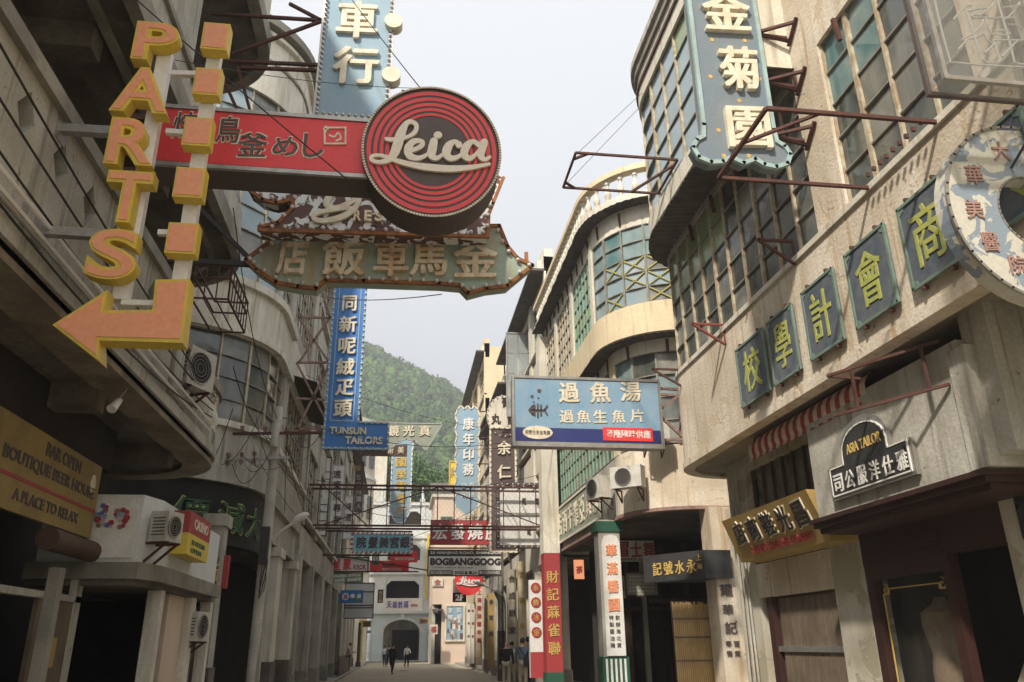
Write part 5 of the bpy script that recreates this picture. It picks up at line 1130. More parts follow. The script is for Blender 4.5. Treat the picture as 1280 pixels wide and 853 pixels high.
# ---- left side signs
pl = PL('XL', -4.2); o = thing('sign_board', 'ochre beer house board, darkened in colour for shade, under the near left balcony slab', 'sign', (-4.2, 10, 2.98))
board(pl, rect(7.0, 11.75, 3.02, 4.0), -.05, 0, 'board', 'gold_shaded', o); board(pl, rect(7.0, 11.75, 3.36, 3.40), 0, .006, 'red_line', 'red_dull', o)
for s_, a, b, z0, z1 in (('BAR OPEN', 9.9, 11.0, 3.76, 3.92), ('BOUTIQUE BEER HOUSE', 8.9, 11.6, 3.50, 3.67), ('A PLACE TO RELAX', 9.3, 11.2, 3.14, 3.27)):
    mb = MB(); put_text(mb, pl, s_, a, b, z0, z1, .0, .012, .02); mb.build('lettering', 'char', o, fix=False)
board(pl, [(11.5+.09*math.cos(i*.6283), 3.72+.13*math.sin(i*.6283)) for i in range(10)], 0, .01, 'emblem', 'cream', o)
o = thing('poster', 'faded poster of a decorated cake on the white kiosk room', 'poster', (-4.0, 11.88, 2.8))
pl = Y(11.88); board(pl, rect(-4.35, -3.66, 2.78, 3.6), -.01, .01, 'sheet', 'white', o)
for k in range(40):
    a = random.uniform(-.28, .28); b = random.uniform(-.14, .16); 
    if a*a*2+b*b*3 > .14: continue
    r_ = random.uniform(.02, .05); board(pl, [(-4.0+a*.8+r_*math.cos(i*1.05), 3.33+b+r_*math.sin(i*1.05)) for i in range(6)], .01, .012+.0005*k, 'print_patch', random.choice(['red_dull', 'cloth_pink', 'purple', 'blue_pale', 'rust_pale']), o)
o = thing('sign_box', 'small red over yellow box sign on the corner of the kiosk room', 'sign', (-3.3, 15, 2.95))
MB().box(-3.47, -3.22, 12.95, 14.4, 3.27, 3.6).build('upper_half', 'red_dull', o); MB().box(-3.47, -3.22, 12.95, 14.4, 2.95, 3.268).build('lower_half', 'yellow_face', o)
pl = PL('XL', -3.22)
for s_, a, b, z0, z1, m_ in (('CASINO', 13.25, 14.2, 3.36, 3.52, 'cream'), ('24 HOURS', 13.2, 14.1, 3.12, 3.19, 'green_paint'), ('OPEN', 13.2, 13.9, 3.0, 3.07, 'green_paint')): mb = MB(); put_text(mb, pl, s_, a, b, z0, z1, 0, .01, .02); mb.build('lettering', m_, o, fix=False)
# big discount characters on the dark band of the round house (follow the curve)
o = thing('sign_board', 'dark curved band with green outlined discount characters on the round cornered house', 'sign', (-4, 18, 4.3))
for c_, s0 in (('大', 7.25), ('減', 8.25), ('價', 9.35)):
    class CurvP:
        def w(s, u, v, w_=0): return Q2.at(u, -.11+w_, v)
    mb = MB(); V, Fc = glyph(c_, .012); 
    mb.add([Q2.at(s0+.90-.90*v.x, -.11+.02*v.z, 4.0+.72*v.y) for v in V], [tuple(reversed(f)) for f in Fc]); bk = mb.build('character', 'lime', o, fix=False)
    V, Fc = glyph(c_, 0.); mb = MB(); mb.add([Q2.at(s0+.87-.84*v.x, -.092+.02*v.z, 4.03+.66*v.y) for v in V], [tuple(reversed(f)) for f in Fc]); mb.build('face', 'green_paint', bk, fix=False)
o = thing('hanging_sign', 'dull red shop sign hanging low beside the utility pole', 'sign', (-3.9, 17.5, 3)); MB().box(-4.3, -3.5, 17.6, 17.75, 2.75, 3.4).build('board', 'red_dull', o)
pl = Y(17.59); mb = MB(); put_text(mb, pl, 'LOTUS', -4.2, -3.6, 2.95, 3.2, 0, .01, .03); mb.build('lettering', 'cream', o, fix=False)
o = thing('sign_board', 'black board with worn gold characters above the display windows', 'sign', (-3.7, 16.5, 2.5)); MB().box(-3.7, -3.62, 15.4, 17.3, 2.75, 3.3).build('board', 'black', o)
pl = PL('XL', -3.62)
for i, c_ in enumerate('金行'): mb = MB(); put_text(mb, pl, c_, 16.3+i*.5, 16.7+i*.5, 2.85, 3.2, 0, .02, .04); mb.build('character', 'gold', o, fix=False)
# ---- window cage and lamp on left houses
o = thing('window_cage', 'rusty steel plant cage hanging on the balcony beside the arrow', 'cage', (-3.0, 12, 6.6))
c0 = [(-3.3, 11.6, 7.15), (-2.75, 11.6, 7.15), (-2.75, 13.0, 7.15), (-3.3, 13.0, 7.15)]
for z_ in (7.15, 6.95, 6.6):
    truss(o, [(Vector(c0[i]).xy.to_3d()+Vector((0, 0, z_)), Vector(c0[(i+1) % 4]).xy.to_3d()+Vector((0, 0, z_))) for i in range(4)], .025, 'rust', 'bar')
for i in range(8): truss(o, [((-2.75, 11.6+i*.2, 6.6), (-2.75, 11.6+i*.2, 7.15))], .018, 'rust', 'bar')
for i in range(4): truss(o, [((-3.3+i*.18, 11.6, 6.6), (-3.3+i*.18, 11.6, 7.15)), ((-3.3+i*.18, 11.6, 6.6), (-3.3+i*.18, 13.0, 6.6))], .018, 'rust', 'bar')
# ---- utility pole with insulators, street lamps
o = thing('utility_pole', 'grey concrete utility pole with crossarms and insulators before the round house', 'utility pole', (-2.95, 18.6, .13))
MB().tube([(-2.95, 18.6, .13), (-2.95, 18.6, 6.9)], [.15, .10], 12).build('pole', 'plaster_grey', o, smooth=True)
INS = mesh_of(MB().lathe((0,0,0), [(.02,0),(.02,.03),(.05,.035),(.05,.07),(.028,.08),(.05,.09),(.05,.125),(.02,.14)], 8), 'insulator', 'ceramic')
MB().bar((-4.6, 18.5, 5.55), (-2.6, 18.5, 5.68), .06).build('crossarm', 'steel', o); MB().bar((-3.9, 18.45, 6.2), (-1.9, 18.45, 6.27), .06).build('crossarm', 'rust', o)
for i in range(5): place(INS, o, (-4.5+i*.28, 18.5, 5.6+i*.018)); place(INS, o, (-4.5+i*.28, 18.5, 5.44+i*.018))
for i in range(4): place(INS, o, (-3.7+i*.5, 18.45, 6.26))
MB().tube([(-2.95, 18.42, 5.9), (-2.95, 18.42, 6.45)], .09, 10).build('transformer', 'plaster_grey', o, smooth=True)
MB().box(-3.04, -2.86, 18.35, 18.5, 3.3, 4.1).build('junction_box', 'black', o)
for k in range(3):
    MB().tube([(-2.9+.06*math.sin(t*.8+k), 18.36+.02*k, 3.0+.35*math.cos(t*.8)*(1+.1*k)) for t in range(9)], .009, 5).build('cable_loop', 'cable', o, smooth=True)
def lamp(p0, p1, label):
    o = thing('street_lamp', label, 'street lamp', p0); p0 = Vector(p0); p1 = Vector(p1); d_ = p1-p0; m_ = p0+d_*.65
    MB().tube([p0, p0+d_*.35+Vector((0,0,.06)), m_+Vector((0,0,.05))], .03, 8).build('arm', 'white_steel', o, smooth=True)
    MB().tube([m_+Vector((0,0,.05)), m_+d_*.08+Vector((0,0,.06)), p1-d_*.08+Vector((0,0,.02)), p1], [.04, .09, .08, .03], 10).build('head', 'white_steel', o, smooth=True)
    MB().tube([m_+d_*.1, p1-d_*.1-Vector((0,0,.02))], [.05, .04], 8).build('lens', 'bulb', o, smooth=True); return o
lamp((-2.9, 18.6, 3.75), (-2.02, 18.0, 4.33), 'white street lamp arm on the left utility pole')
lamp((3.95, 38, 3.9), (2.9, 38, 4.75), 'curved street lamp head beside the ringed film sign') if False else None
q0 = at(629, 745, Y=38); q1 = at(593, 728, Y=38); o = lamp(q0, q1, 'white street lamp reaching out from the right colonnade')
MB().tube([q0, (q0.x+.08, 38, 3.4), (q0.x+.1, 38, .13)], .04, 8).build('pole', 'steel', o, smooth=True)
# ---- mesh gantry over the street
pl = Y(30); o = thing('mesh_gantry', 'rusty steel truss with wire mesh spanning the whole street', 'gantry', (1.2, 30, 5.05))
zt, zb = 7.2, 5.73
for y_ in (29.9, 30.7):
    for z_ in (zt, zb): MB().bar((-3.4, y_, z_), (5.5, y_, z_), .07).build('chord', 'rust', o)
xs_ = [-3.0+i*.62 for i in range(14)]
for x_ in xs_: MB().bar((x_, 29.9, zb), (x_, 29.9, zt), .035).build('upright', 'rust', o); MB().bar((x_, 29.9, zt), (x_, 30.7, zt), .03).build('tie', 'rust', o)
for a, b in (((-2.9, zb), (1.4, zt)), ((1.4, zt), (5.4, zb)), ((-2.9, zt), (-1.2, zb))): MB().bar((a[0], 30.0, a[1]), (b[0], 30.0, b[1]), .04).build('diagonal', 'rust', o)
mb = MB(); x_ = -2.9
while x_ < 5.2:
    for s_ in (1, -1):
        z0_ = zb+.05; x0_ = x_ if s_ > 0 else x_+1.0; pz = zt-.05
        mb.bar((x0_, 29.93, z0_), (x0_+s_*1.0, 29.93, pz), .006)
    x_ += .16
tag(mb.build('wire_mesh', 'steel', o), kind='stuff')
bulbs_along(pl, [(-3, zt+.04), (5.4, zt+.04)], .1, o, .4, closed=False, me=BULB)
# white framed box on the gantry
o, r = board_thing('white two panel box sign with a bulb lit dark frame, behind the mesh gantry', Y(31), 622, 606, 677, 684, 'white', .2, rim=('char', .12))
pl = Y(31); vm = pl.uv(650, 643)[1]; board(pl, rect(r[0][0], r[1][0], vm-.05, vm+.05), 0, .05, 'rail', 'steel', o); bulbs_along(pl, r, .1, o, .22)
for x_, y_ in ((655, 627), (671, 627), (661, 665)): text_px(pl, '電', x_, y_, 5, 8, 0, .02, 'char', o)
# ---- far signs, each on its own plane
def vtext(o, pl, s, cx_, y0, dy, w_, h_, m_, d_=.05, bold=.05, dx=0): 
    for i, c_ in enumerate(s): text_px(pl, c_, cx_+dx*i, y0+dy*i, w_, h_, 0, d_, m_, o, bold=bold)
pl = Y(34); o, r = board_thing('dark brown vertical board with cream characters and a round clock like top', pl, 613, 535, 645, 690, 'char', .25, rim=('cream', .08)); bulbs_along(pl, r, .06, o, .24)
vtext(o, pl, '余仁生', 630, 560, 30, 17, 17, 'cream', .07)
u, v = pl.uv(630, 520); c = [(u+.76*math.cos(i*.2618)*(1), v+.95*math.sin(i*.2618)) for i in range(24)]; board(pl, c, -.26, -.002, 'disc', 'plaster_cream', o); bulbs_along(pl, c, .05, o, .24)
for c_, x_, y_ in (('丸', 620, 524), ('散', 640, 524), ('膏', 633, 503), ('丹', 633, 540)): text_px(pl, c_, x_, y_, 12, 13, -.002, .03, 'wood_red', o, bold=.05)
pl = Y(46); o, r = board_thing('pale blue scalloped vertical sign with white characters on the right side', pl, 571, 512, 597, 635, 'blue_pale', .25)
u0, u1, v0, v1 = r[0][0], r[1][0], r[0][1], r[2][1]
sc_ = []
for i in range(7): sc_ += [(u1+.0, v0+(v1-v0)*i/7), (u1+.14, v0+(v1-v0)*(i+.5)/7)]
for i in range(3): sc_ += [(u1-(u1-u0)*i/3, v1), (u1-(u1-u0)*(i+.5)/3, v1+.25)]
for i in range(7): sc_ += [(u0, v1-(v1-v0)*i/7), (u0-.14, v1-(v1-v0)*(i+.5)/7)]
sc_ += [(u0, v0), ((u0+u1)/2, v0-.5)]; board(pl, sc_, -.22, -.003, 'scalloped_edge', 'blue_pale', o); border(pl, sc_, 0, .07, 'rim', 'cream', o)
vtext(o, pl, '康年印務', 585.5, 530, 19, 14, 15, 'white'); 
for c_, x_, y_ in (('公', 580, 608), ('司', 580, 619), ('有', 590, 607), ('限', 590, 618)): text_px(pl, c_, x_, y_, 7, 8, 0, .04, 'white', o)
truss(o, [((r[1][0], 46.1, v0+1+i*1.6), (5.4, 46.1, v0+1+i*1.6)) for i in range(4)]+[((r[1][0], 46.1, v0+1+i*1.6), (5.4, 46.1, v0+2.6+i*1.6)) for i in range(3)], .06)
pl = Y(58); o, r = board_thing('bright yellow enamel sign peeping out beside the scalloped blue sign', pl, 562, 577, 571, 606, 'yellow_face', .3, rim=('gold', .1)); text_px(pl, '典', 566.5, 590, 7, 12, 0, .06, 'gold', o)
pl = Y(52); o, r = board_thing('light blue vertical sign with gold characters and a pointed foot, left of centre', pl, 489, 562, 514, 640, 'blue_pale', .3)
u0, u1, v0, v1 = r[0][0], r[1][0], r[0][1], r[2][1]; um = (u0+u1)/2
sc_ = [(u0, v0), (um-.25, v0-.7), (um+.25, v0-.7), (u1, v0), (u1, v1), (u1+.1, v1+.3), (u1-.3, v1+.8), (um, v1+.95), (u0+.3, v1+.8), (u0-.1, v1+.3), (u0, v1)]
board(pl, sc_, -.28, -.003, 'shaped_edge', 'blue_pale', o); border(pl, sc_, 0, .07, 'rim', 'white', o); bulbs_along(pl, sc_, .06, o, .34, me=BULB_S)
vtext(o, pl, '國榮電器行', 501.5, 578, 15, 13, 12, 'gold'); MB().bar((-3.3, 52.1, v1+.9), (u1, 52.1, v1+.9), .08).build('bracket', 'rust', o); MB().bar((-3.3, 52.1, v1-.9), (u0, 52.1, v1+.9), .06).build('bracket', 'rust', o)
pl = Y(42); o = sign('sign_board', 'green grey winged optician board with an arched cut, right of the tailor foot', 'sign', pl, (518, 565))
d = px_poly(pl, [(484, 529), (553, 530), (532, 564), (527, 558), (518, 551), (508, 549), (498, 552), (490, 560), (484, 561)]); board(pl, d, -.2, 0, 'board', 'stone_sign', o); border(pl, d, 0, .06, 'rim', 'steel', o)
for c_, x_ in (('鏡', 492), ('光', 511), ('真', 531)): text_px(pl, c_, x_, 539, 14, 13, 0, .05, 'cream', o, bold=.04)
MB().bar((-3.3, 42.1, d[0][1]), (d[0][0], 42.1, d[0][1]), .07).build('bracket', 'rust', o)
pl = Y(44); o, r = board_thing('small brown board with two pale characters below the optician board', pl, 452, 556, 509, 570, 'wood', .15); 
for c_, x_ in (('術', 488), ('美', 501)): text_px(pl, c_, x_, 563, 8, 9, 0, .04, 'cream', o)
pl = Y(36); o, r = board_thing('light blue hair salon board with a red and white candy striped rim', pl, 440, 667, 515, 691, 'salon_blue', .2)
for c_, x_ in (('院', 452), ('髮', 466.5), ('美', 480), ('宮', 493), ('銀', 506)): text_px(pl, c_, x_, 678, 12, 14, 0, .04, 'char', o, bold=.05)
u0, u1, v0, v1 = r[0][0], r[1][0], r[0][1], r[2][1]; n_ = 26
for i in range(n_):
    for v_ in (v0, v1): 
        a = u0+(u1-u0)*i/n_; b = u0+(u1-u0)*(i+.9)/n_; board(pl, [(a, v_-.05), (b-.04, v_-.05), (b, v_+.05), (a+.04, v_+.05)], 0, .05, 'candy_stripe', ['red_dull', 'white'][i % 2], o)
for i in range(8):
    for u_ in (u0, u1): a = v0+(v1-v0)*i/8; board(pl, rect(u_-.05, u_+.05, a, a+(v1-v0)/9), 0, .05, 'candy_stripe', ['white', 'red_dull'][i % 2], o)
MB().bar((-3.3, 36.1, v1+.1), (u1, 36.1, v1+.1), .07).build('bracket', 'rust', o); MB().bar((-3.3, 36.1, v0-.1), (u1, 36.1, v0-.1), .07).build('bracket', 'rust', o)
# right: roast meats and the disc shop
pl = Y(38); o, r = board_thing('faded red roast meat board with white characters, right of centre', pl, 538, 651, 622, 681, 'red_dull', .2)
for i, c_ in enumerate('宏發燒腊'): text_px(pl, c_, 550+i*22, 665, 19, 20, 0, .04, 'white', o, bold=.05)
MB().bar((r[0][0], 38.1, r[2][1]), (5.4, 38.1, r[2][1]), .07).build('bracket', 'rust', o)
pl = Y(36.5); o, r = board_thing('white BOGBANGGOOG video disc shop board with black lettering', pl, 535, 688, 627, 720, 'white', .2, rim=('char', .05))
u0, u1 = r[0][0], r[1][0]; va = pl.uv(580, 695.5)[1]; board(pl, rect(u0, u1, va, r[2][1]), 0, .008, 'black_strip', 'black', o)
text_px(pl, '23 NANJING ROAD, SHANGHAI', 582, 691.7, 88, 4.2, .008, .02, 'white', o, 'lettering', .02)
text_px(pl, 'BOGBANGGOOG', 582, 702.3, 88, 9, 0, .02, 'black', o, 'lettering', .05)
text_px(pl, 'JAPAN DVD & BLU LINE', 566, 710, 50, 2, 0, .012, 'char', o, 'lettering', .0)
for a, b, s_, f_ in ((537, 566, 'BOGBANG', 1), (567, 597, 'DVD & BLU', 0), (598, 626, 'BOGBANG', 1)):
    if f_: ua, vq = pl.uv(a, 719); ub, vp = pl.uv(b, 713); board(pl, rect(ua, ub, vq, vp), 0, .008, 'black_label', 'black', o)
    text_px(pl, s_, (a+b)/2, 716, (b-a)-3, 4, .008, .02, 'white' if f_ else 'black', o, 'lettering', .03)
MB().bar((u0, 36.6, r[2][1]+.1), (5.4, 36.6, r[2][1]+.1), .06).build('bracket', 'rust', o)
# small Leica roundel further on
pl = Y(47); o = sign('disc_sign', 'small red round sign with the script Leica, half hidden under the disc shop board', 'sign', pl, (587, 741))
u, v = pl.uv(586, 726); c = [(u+.80*math.cos(i*.2618), v+.80*math.sin(i*.2618)) for i in range(24)]; board(pl, c, -.2, 0, 'disc', 'red', o)
fn3 = lambda x, y, w: pl.w(u+(x-450)/420*.75, v-(y-370)/420*.75, w)
for q_ in L_: mb = MB(); stroke(mb, fn3, [(a, b, c2*1.1) for a, b, c2 in q_], 0, .06, 3); mb.build('letter', 'white', o)
for nm, x0, y0, x1, y1, yy, m_, s_, sm_ in (('white and black board reading 2F under the small red roundel', 566, 724, 583, 753, 48, 'white', '2F', 'white'),):
    pl = Y(yy); o, r = board_thing(nm, pl, x0, y0, x1, y1, m_, .1); va = pl.uv(574, 741)[1]; board(pl, rect(r[0][0], r[1][0], r[0][1], va), 0, .02, 'black_half', 'black', o); text_px(pl, '2F', 574.5, 747, 11, 8, .02, .04, 'white', o, 'lettering', .04)
pl = Y(79.88); o, r = board_thing('large faded blue billboard of figures on the pinkish end wall', pl, 557, 757, 580, 801, 'blue_pale', .05, name='billboard', rim=('plaster_cream', .15))
for k in range(26):
    x_ = random.uniform(559, 578); y_ = random.uniform(774, 797); u, v = pl.uv(x_, y_); w_ = random.uniform(.1, .3); board(pl, rect(u-w_/2, u+w_/2, v-.25, v+random.uniform(.1, .3)), 0, .01+.001*k, 'print_patch', random.choice(['plaster_cream', 'rust_pale', 'char', 'steel', 'plaster_grey']), o)
for c_, x_, y_ in (('茶', 563, 764), ('莊', 574, 763), ('舞', 563, 772), ('廳', 574, 771)): text_px(pl, c_, x_, y_, 6, 6, .0, .06, 'white', o)
pl = Y(79.85); o, r = board_thing('cream emblem board above the billboard on the pinkish wall', pl, 540, 723, 554, 733, 'plaster_cream', .05); text_px(pl, '金', 547, 728, 8, 7, 0, .04, 'red_dull', o)
for lab, yy, x0, y0, x1, y1, m_, s_, sm_ in (
    ('tiny ochre board beside the arch, left of the pinkish wall', 78, 524, 773, 536, 780, 'gold_board', '當押', 'char'),
    ('small ornate red and cream notice under the ochre board', 78, 537, 781, 547, 793, 'plaster_cream', '福', 'red_dull'),
    ('cream arcade board on the left side at the far street corner', 66, 453, 776, 464, 784, 'gold_board', '茶居', 'char'),
    ('white digital shop board with purple characters over the arch', 88, 481, 748, 527, 764, 'white', None, None),
    ('black vertical board with gold characters left of the arch building opening', 88, 472, 737, 479, 754, 'black', None, None),
    ('red fruit shop board, upper one of the two right of the salon board', 50, 488, 689, 522, 703, 'red', None, None),
    ('red fruit shop board, lower one of the two behind the karaoke sign', 51, 462, 701, 511, 715, 'red', None, None),
    ('narrow dark green board with one white character above the red boards', 49, 465, 690, 474, 706, 'green_paint', '同', 'white')):
    pl = Y(yy); o, r = board_thing(lab, pl, x0, y0, x1, y1, m_, .15)
    if s_: text_px(pl, s_, (x0+x1)/2, (y0+y1)/2, (x1-x0)*.7, (y1-y0)*.65, 0, .04, sm_, o, 'character', .03)
    if 'digital' in lab:
        for i, c_ in enumerate('天雄數碼'): text_px(pl, c_, 486.5+i*7, 756, 6, 8.5, 0, .05, 'purple', o, bold=.04)
        text_px(pl, 'DIGITAL', 518, 757, 9, 3, 0, .05, 'red_dull', o, 'lettering')
    if 'black vertical' in lab: vtext(o, pl, '大三元', 475.5, 741, 5, 4.5, 4, 'gold')
    if 'upper one' in lab: text_px(pl, 'PHOTO STUDIO', 506, 699, 24, 3, 0, .03, 'white', o, 'lettering'); text_px(pl, '大', 505, 693, 5, 3, 0, .03, 'white', o)
    if 'lower one' in lab: text_px(pl, 'PHOTO STUDIO', 490, 712, 24, 3, 0, .03, 'white', o, 'lettering'); text_px(pl, '照相館', 486, 706, 16, 4, 0, .03, 'char', o)
# karaoke cluster on the left
pl = Y(43); o, r = board_thing('white karaoke board with red characters over a green strip, on the left bracket', pl, 415, 697, 460, 715, 'white', .15, rim=('green_paint', .06))
for c_, x_ in (('星', 421), ('聚', 434)): text_px(pl, c_, x_, 706, 10, 14, 0, .04, 'red', o, bold=.05)
text_px(pl, 'KROK', 450, 709, 16, 6, 0, .03, 'red_dull', o, 'lettering', .02)
MB().bar((-3.3, 42.9, r[2][1]+.1), (2.0, 42.9, pl.uv(470, 713)[1]-.1), .06).build('bracket', 'rust', o); MB().bar((-3.3, 42.9, r[0][1]), (2.0-1.0, 42.9, r[0][1]), .06).build('bracket', 'rust', o)
o, r = board_thing('green board with two rows of small white characters under the karaoke board', pl, 415, 716, 454, 728, 'green_sign', .15)
text_px(pl, '自助唱房 豪華包房', 434.5, 719.5, 34, 4.5, 0, .03, 'white', o, 'lettering', .03); text_px(pl, '24小時   自由點唱', 434.5, 725, 34, 4.5, 0, .03, 'white', o, 'lettering', .03)
pl = Y(48); o, r = board_thing('tall plain white sheet metal box under the green karaoke board', pl, 431, 729, 467, 773, 'plaster_white', .3, name='sign_box', rim=('char', .05))
for y_ in (740, 757, 760): va = pl.uv(449, y_)[1]; board(pl, rect(r[0][0], r[1][0], va-.03, va+.03), 0, .02, 'seam', 'char', o)
pl = Y(46.8); o, r = board_thing('small bright blue board with a round emblem and a green figure, on the white box', pl, 425, 738, 454, 754, 'blue_strong', .08)
u, v = pl.uv(432, 746); board(pl, [(u+.2*math.cos(i*.52), v+.2*math.sin(i*.52)) for i in range(12)], 0, .02, 'emblem', 'white', o); text_px(pl, '器', 432, 746, 5, 5, .02, .03, 'red_dull', o)
u, v = pl.uv(448, 748)
for k, (a, b, r_, m_) in enumerate(((0, 0, .15, 'olive'), (.03, .12, .12, 'white'), (-.32, .12, .13, 'white'), (-.02, -.1, .12, 'green_sign'))): board(pl, [(u+a+r_*math.cos(i*.8), v+b+r_*math.sin(i*.8)) for i in range(8)], 0, .012+.003*k, 'print_patch', m_, o)
# vertical white signs by the left pilasters
pl = Y(35); o, r = board_thing('tall white blank slatted sign, leftmost of the white vertical boards', pl, 395, 572, 411, 670, 'white', .15, rim=('char', .05))
for y_ in (590, 599, 611, 631, 640, 651, 663): va = pl.uv(403, y_)[1]; board(pl, rect(r[0][0], r[1][0], va-.02, va+.02), 0, .02, 'rail', 'char', o)
pl = Y(36); o, r = board_thing('white vertical board with black characters 遠東專家, beside the blank slatted one', pl, 414, 582, 429, 662, 'white', .15, rim=('steel', .05))
for c_, y_ in (('遠', 593), ('東', 606), ('專', 635), ('家', 650)): text_px(pl, c_, 421.5, y_, 10, 10, 0, .03, 'char', o, bold=.03)
for i, c_ in enumerate('男西女裝'): text_px(pl, c_, 418+(i % 2)*6, 617+(i//2)*6, 4.5, 5, 0, .02, 'char', o)
pl = Y(38); o, r = board_thing('narrower white vertical board with black characters 鴻運, third of the white boards', pl, 430, 620, 441, 674, 'white', .15, rim=('steel', .05)); vtext(o, pl, '鴻運行', 435.5, 633, 14, 8, 9, 'char', .03, .02)
pl = Y(45); o, r = board_thing('black vertical board with pale letters SONIA behind the white boards', pl, 443, 577, 454, 640, 'char', .15); text_px(pl, '金', 448.5, 585, 7, 7, 0, .03, 'gold', o)
for i, c_ in enumerate('SONIA'): text_px(pl, c_, 448.5, 597+i*9, 6, 6.5, 0, .03, 'plaster_grey', o, 'letter')
# sheet glass hoarding on the right roofs
pl = Y(33.5); o = sign('hoarding', 'translucent grey hoarding frame with ghosted characters high on the right row', 'hoarding', pl, (652, 470))
u0, v0 = pl.uv(634, 520); u1, v1 = pl.uv(676, 418)
K['hoard'] = M('dusty_translucent_sheet', (.42, .45, .45), .4, dirt=(.30, .32, .32), amt=.5, scale=1.5, bump=.03)
K['hoard'].node_tree.nodes['Principled BSDF'].inputs['Alpha'].default_value = .6
for j in range(4):
    for i in range(3): board(pl, rect(u0+(u1-u0)*i/3+.01, u0+(u1-u0)*(i+1)/3-.01, v0+(v1-v0)*j/4+.01, v0+(v1-v0)*(j+1)/4-.01), -.01, 0, 'panel', 'hoard', o)
border(pl, rect(u0, u1, v0, v1), 0, .06, 'frame', 'steel', o)
for c_, x_, y_ in (('電', 660, 440), ('器', 655, 475), ('行', 652, 505)): text_px(pl, c_, x_, y_, 16, 22, -.05, -.02, 'char', o, bold=.0)
# column signs of the right colonnade
for x0, x1, yy, m_, s_, sm_, y0, y1, lab in ((662, 678, 30.0, 'white', '永勝冰室', None, 735, 870, 'white column sign with four dark red discs, beside the red pier'),
        (648, 658, 33.0, 'plaster_yellow', '萬國寶', 'gold', 712, 860, 'cream column sign with gold characters, second from the red pier'),
        (634, 646, 36.2, 'plaster_peel', '合成餅家', 'char', 722, 860, 'grey column sign with black characters, third from the red pier'),
        (595, 603, 50.8, 'plaster_pink', '上海猪油糖年糕', 'red_dull', 745, 838, 'pink column sign with small red characters in the far colonnade'),
        (610, 618, 44.0, 'gold_board', '參茸藥', 'char', 752, 838, 'ochre column sign in the far colonnade'),
        (589, 593, 54.5, 'plaster_cream', '茶酒樓', 'red_dull', 765, 838, 'narrow cream column sign with red marks, far colonnade'),
        (584, 588, 57.3, 'plaster_white', '綢布莊', 'green_paint', 765, 836, 'narrow white column sign with green marks, far colonnade')):
    pl = Y(yy); u0 = pl.uv(x0, 760)[0]; u1 = pl.uv(x1, 760)[0]; vt_ = pl.uv(x0, y0-10)[1]; vb_ = .5
    o = thing('column_sign', lab, 'sign', pl.w((u0+u1)/2, vb_, 0)); board(pl, rect(u0, u1, vb_, vt_), -.25, 0, 'board', m_, o)
    n_ = len(s_); hh = (vt_-1.6)/n_*(.92 if n_ < 6 else .98); um = (u0+u1)/2; cw = (u1-u0)*.34
    for i, c_ in enumerate(s_):
        v = vt_-hh*(i+.55)
        if sm_ is None:
            board(pl, [(um+cw*1.15*math.cos(k*.3927), v+cw*1.15*math.sin(k*.3927)) for k in range(16)], 0, .02, 'disc', 'red_dull', o); mb = MB(); put_text(mb, pl, c_, um-cw*.7, um+cw*.7, v-cw*.7, v+cw*.7, .02, .03, .02); mb.build('character', 'gold', o, fix=False)
        else: mb = MB(); ch_ = min(cw, hh*.42); put_text(mb, pl, c_, um-cw, um+cw, v-ch_*1.05, v+ch_*1.05, 0, .02, .04); mb.build('character', sm_, o, fix=False)
    if sm_ is None: board(pl, rect(u0, u1, vb_, 1.35), 0, .012, 'red_foot', 'red_dull', o)
for x_, y_, w_ in ((4.6, 39.4, .45),): 
    o = thing('drain_pole', 'dark grey pole standing at the right kerb between the column signs', 'pole', (4.9, 38.3, .1)); MB().tube([(4.72, 38.2, .1), (4.72, 38.2, 7)], .14, 10).build('shaft', 'steel', o, smooth=True); MB().tube([(4.72, 38.2, .1), (4.72, 38.2, 2.2)], .17, 10).build('sleeve', 'char', o, smooth=True)
o = thing('bollard_post', 'dark post standing on the left pavement near the end corner', 'post', (-3.0, 72, 0)); MB().tube([(-2.9, 68, .1), (-2.9, 68, 3.4)], .13, 8).build('shaft', 'char', o, smooth=True); MB().box(-3.1, -2.7, 67.8, 68.2, .1, .5).build('base', 'char', o)
o, r = board_thing('yellow vertical board at the far left street corner', Y(74), 448, 775, 453, 826, 'yellow_face', .2)
text_px(Y(74), '麵', 450.5, 790, 4, 5, 0, .03, 'char', o)
# parked bikes / bin hints by the kerb left: low dark barrier
o = thing('barrier', 'low dark railing along the left kerb', 'railing', (-2.9, 50, .13))
for i in range(9): MB().box(-2.99, -2.95, 46+i*1.2, 46.05+i*1.2, .13, 1.15).build('post', 'char', o)
for z_ in (.5, 1.1): MB().box(-2.985, -2.955, 46, 55.7, z_, z_+.05).build('rail', 'char', o)
MB().box(-2.98, -2.96, 46, 55.7, .2, 1.0).build('infill', 'wood', o)
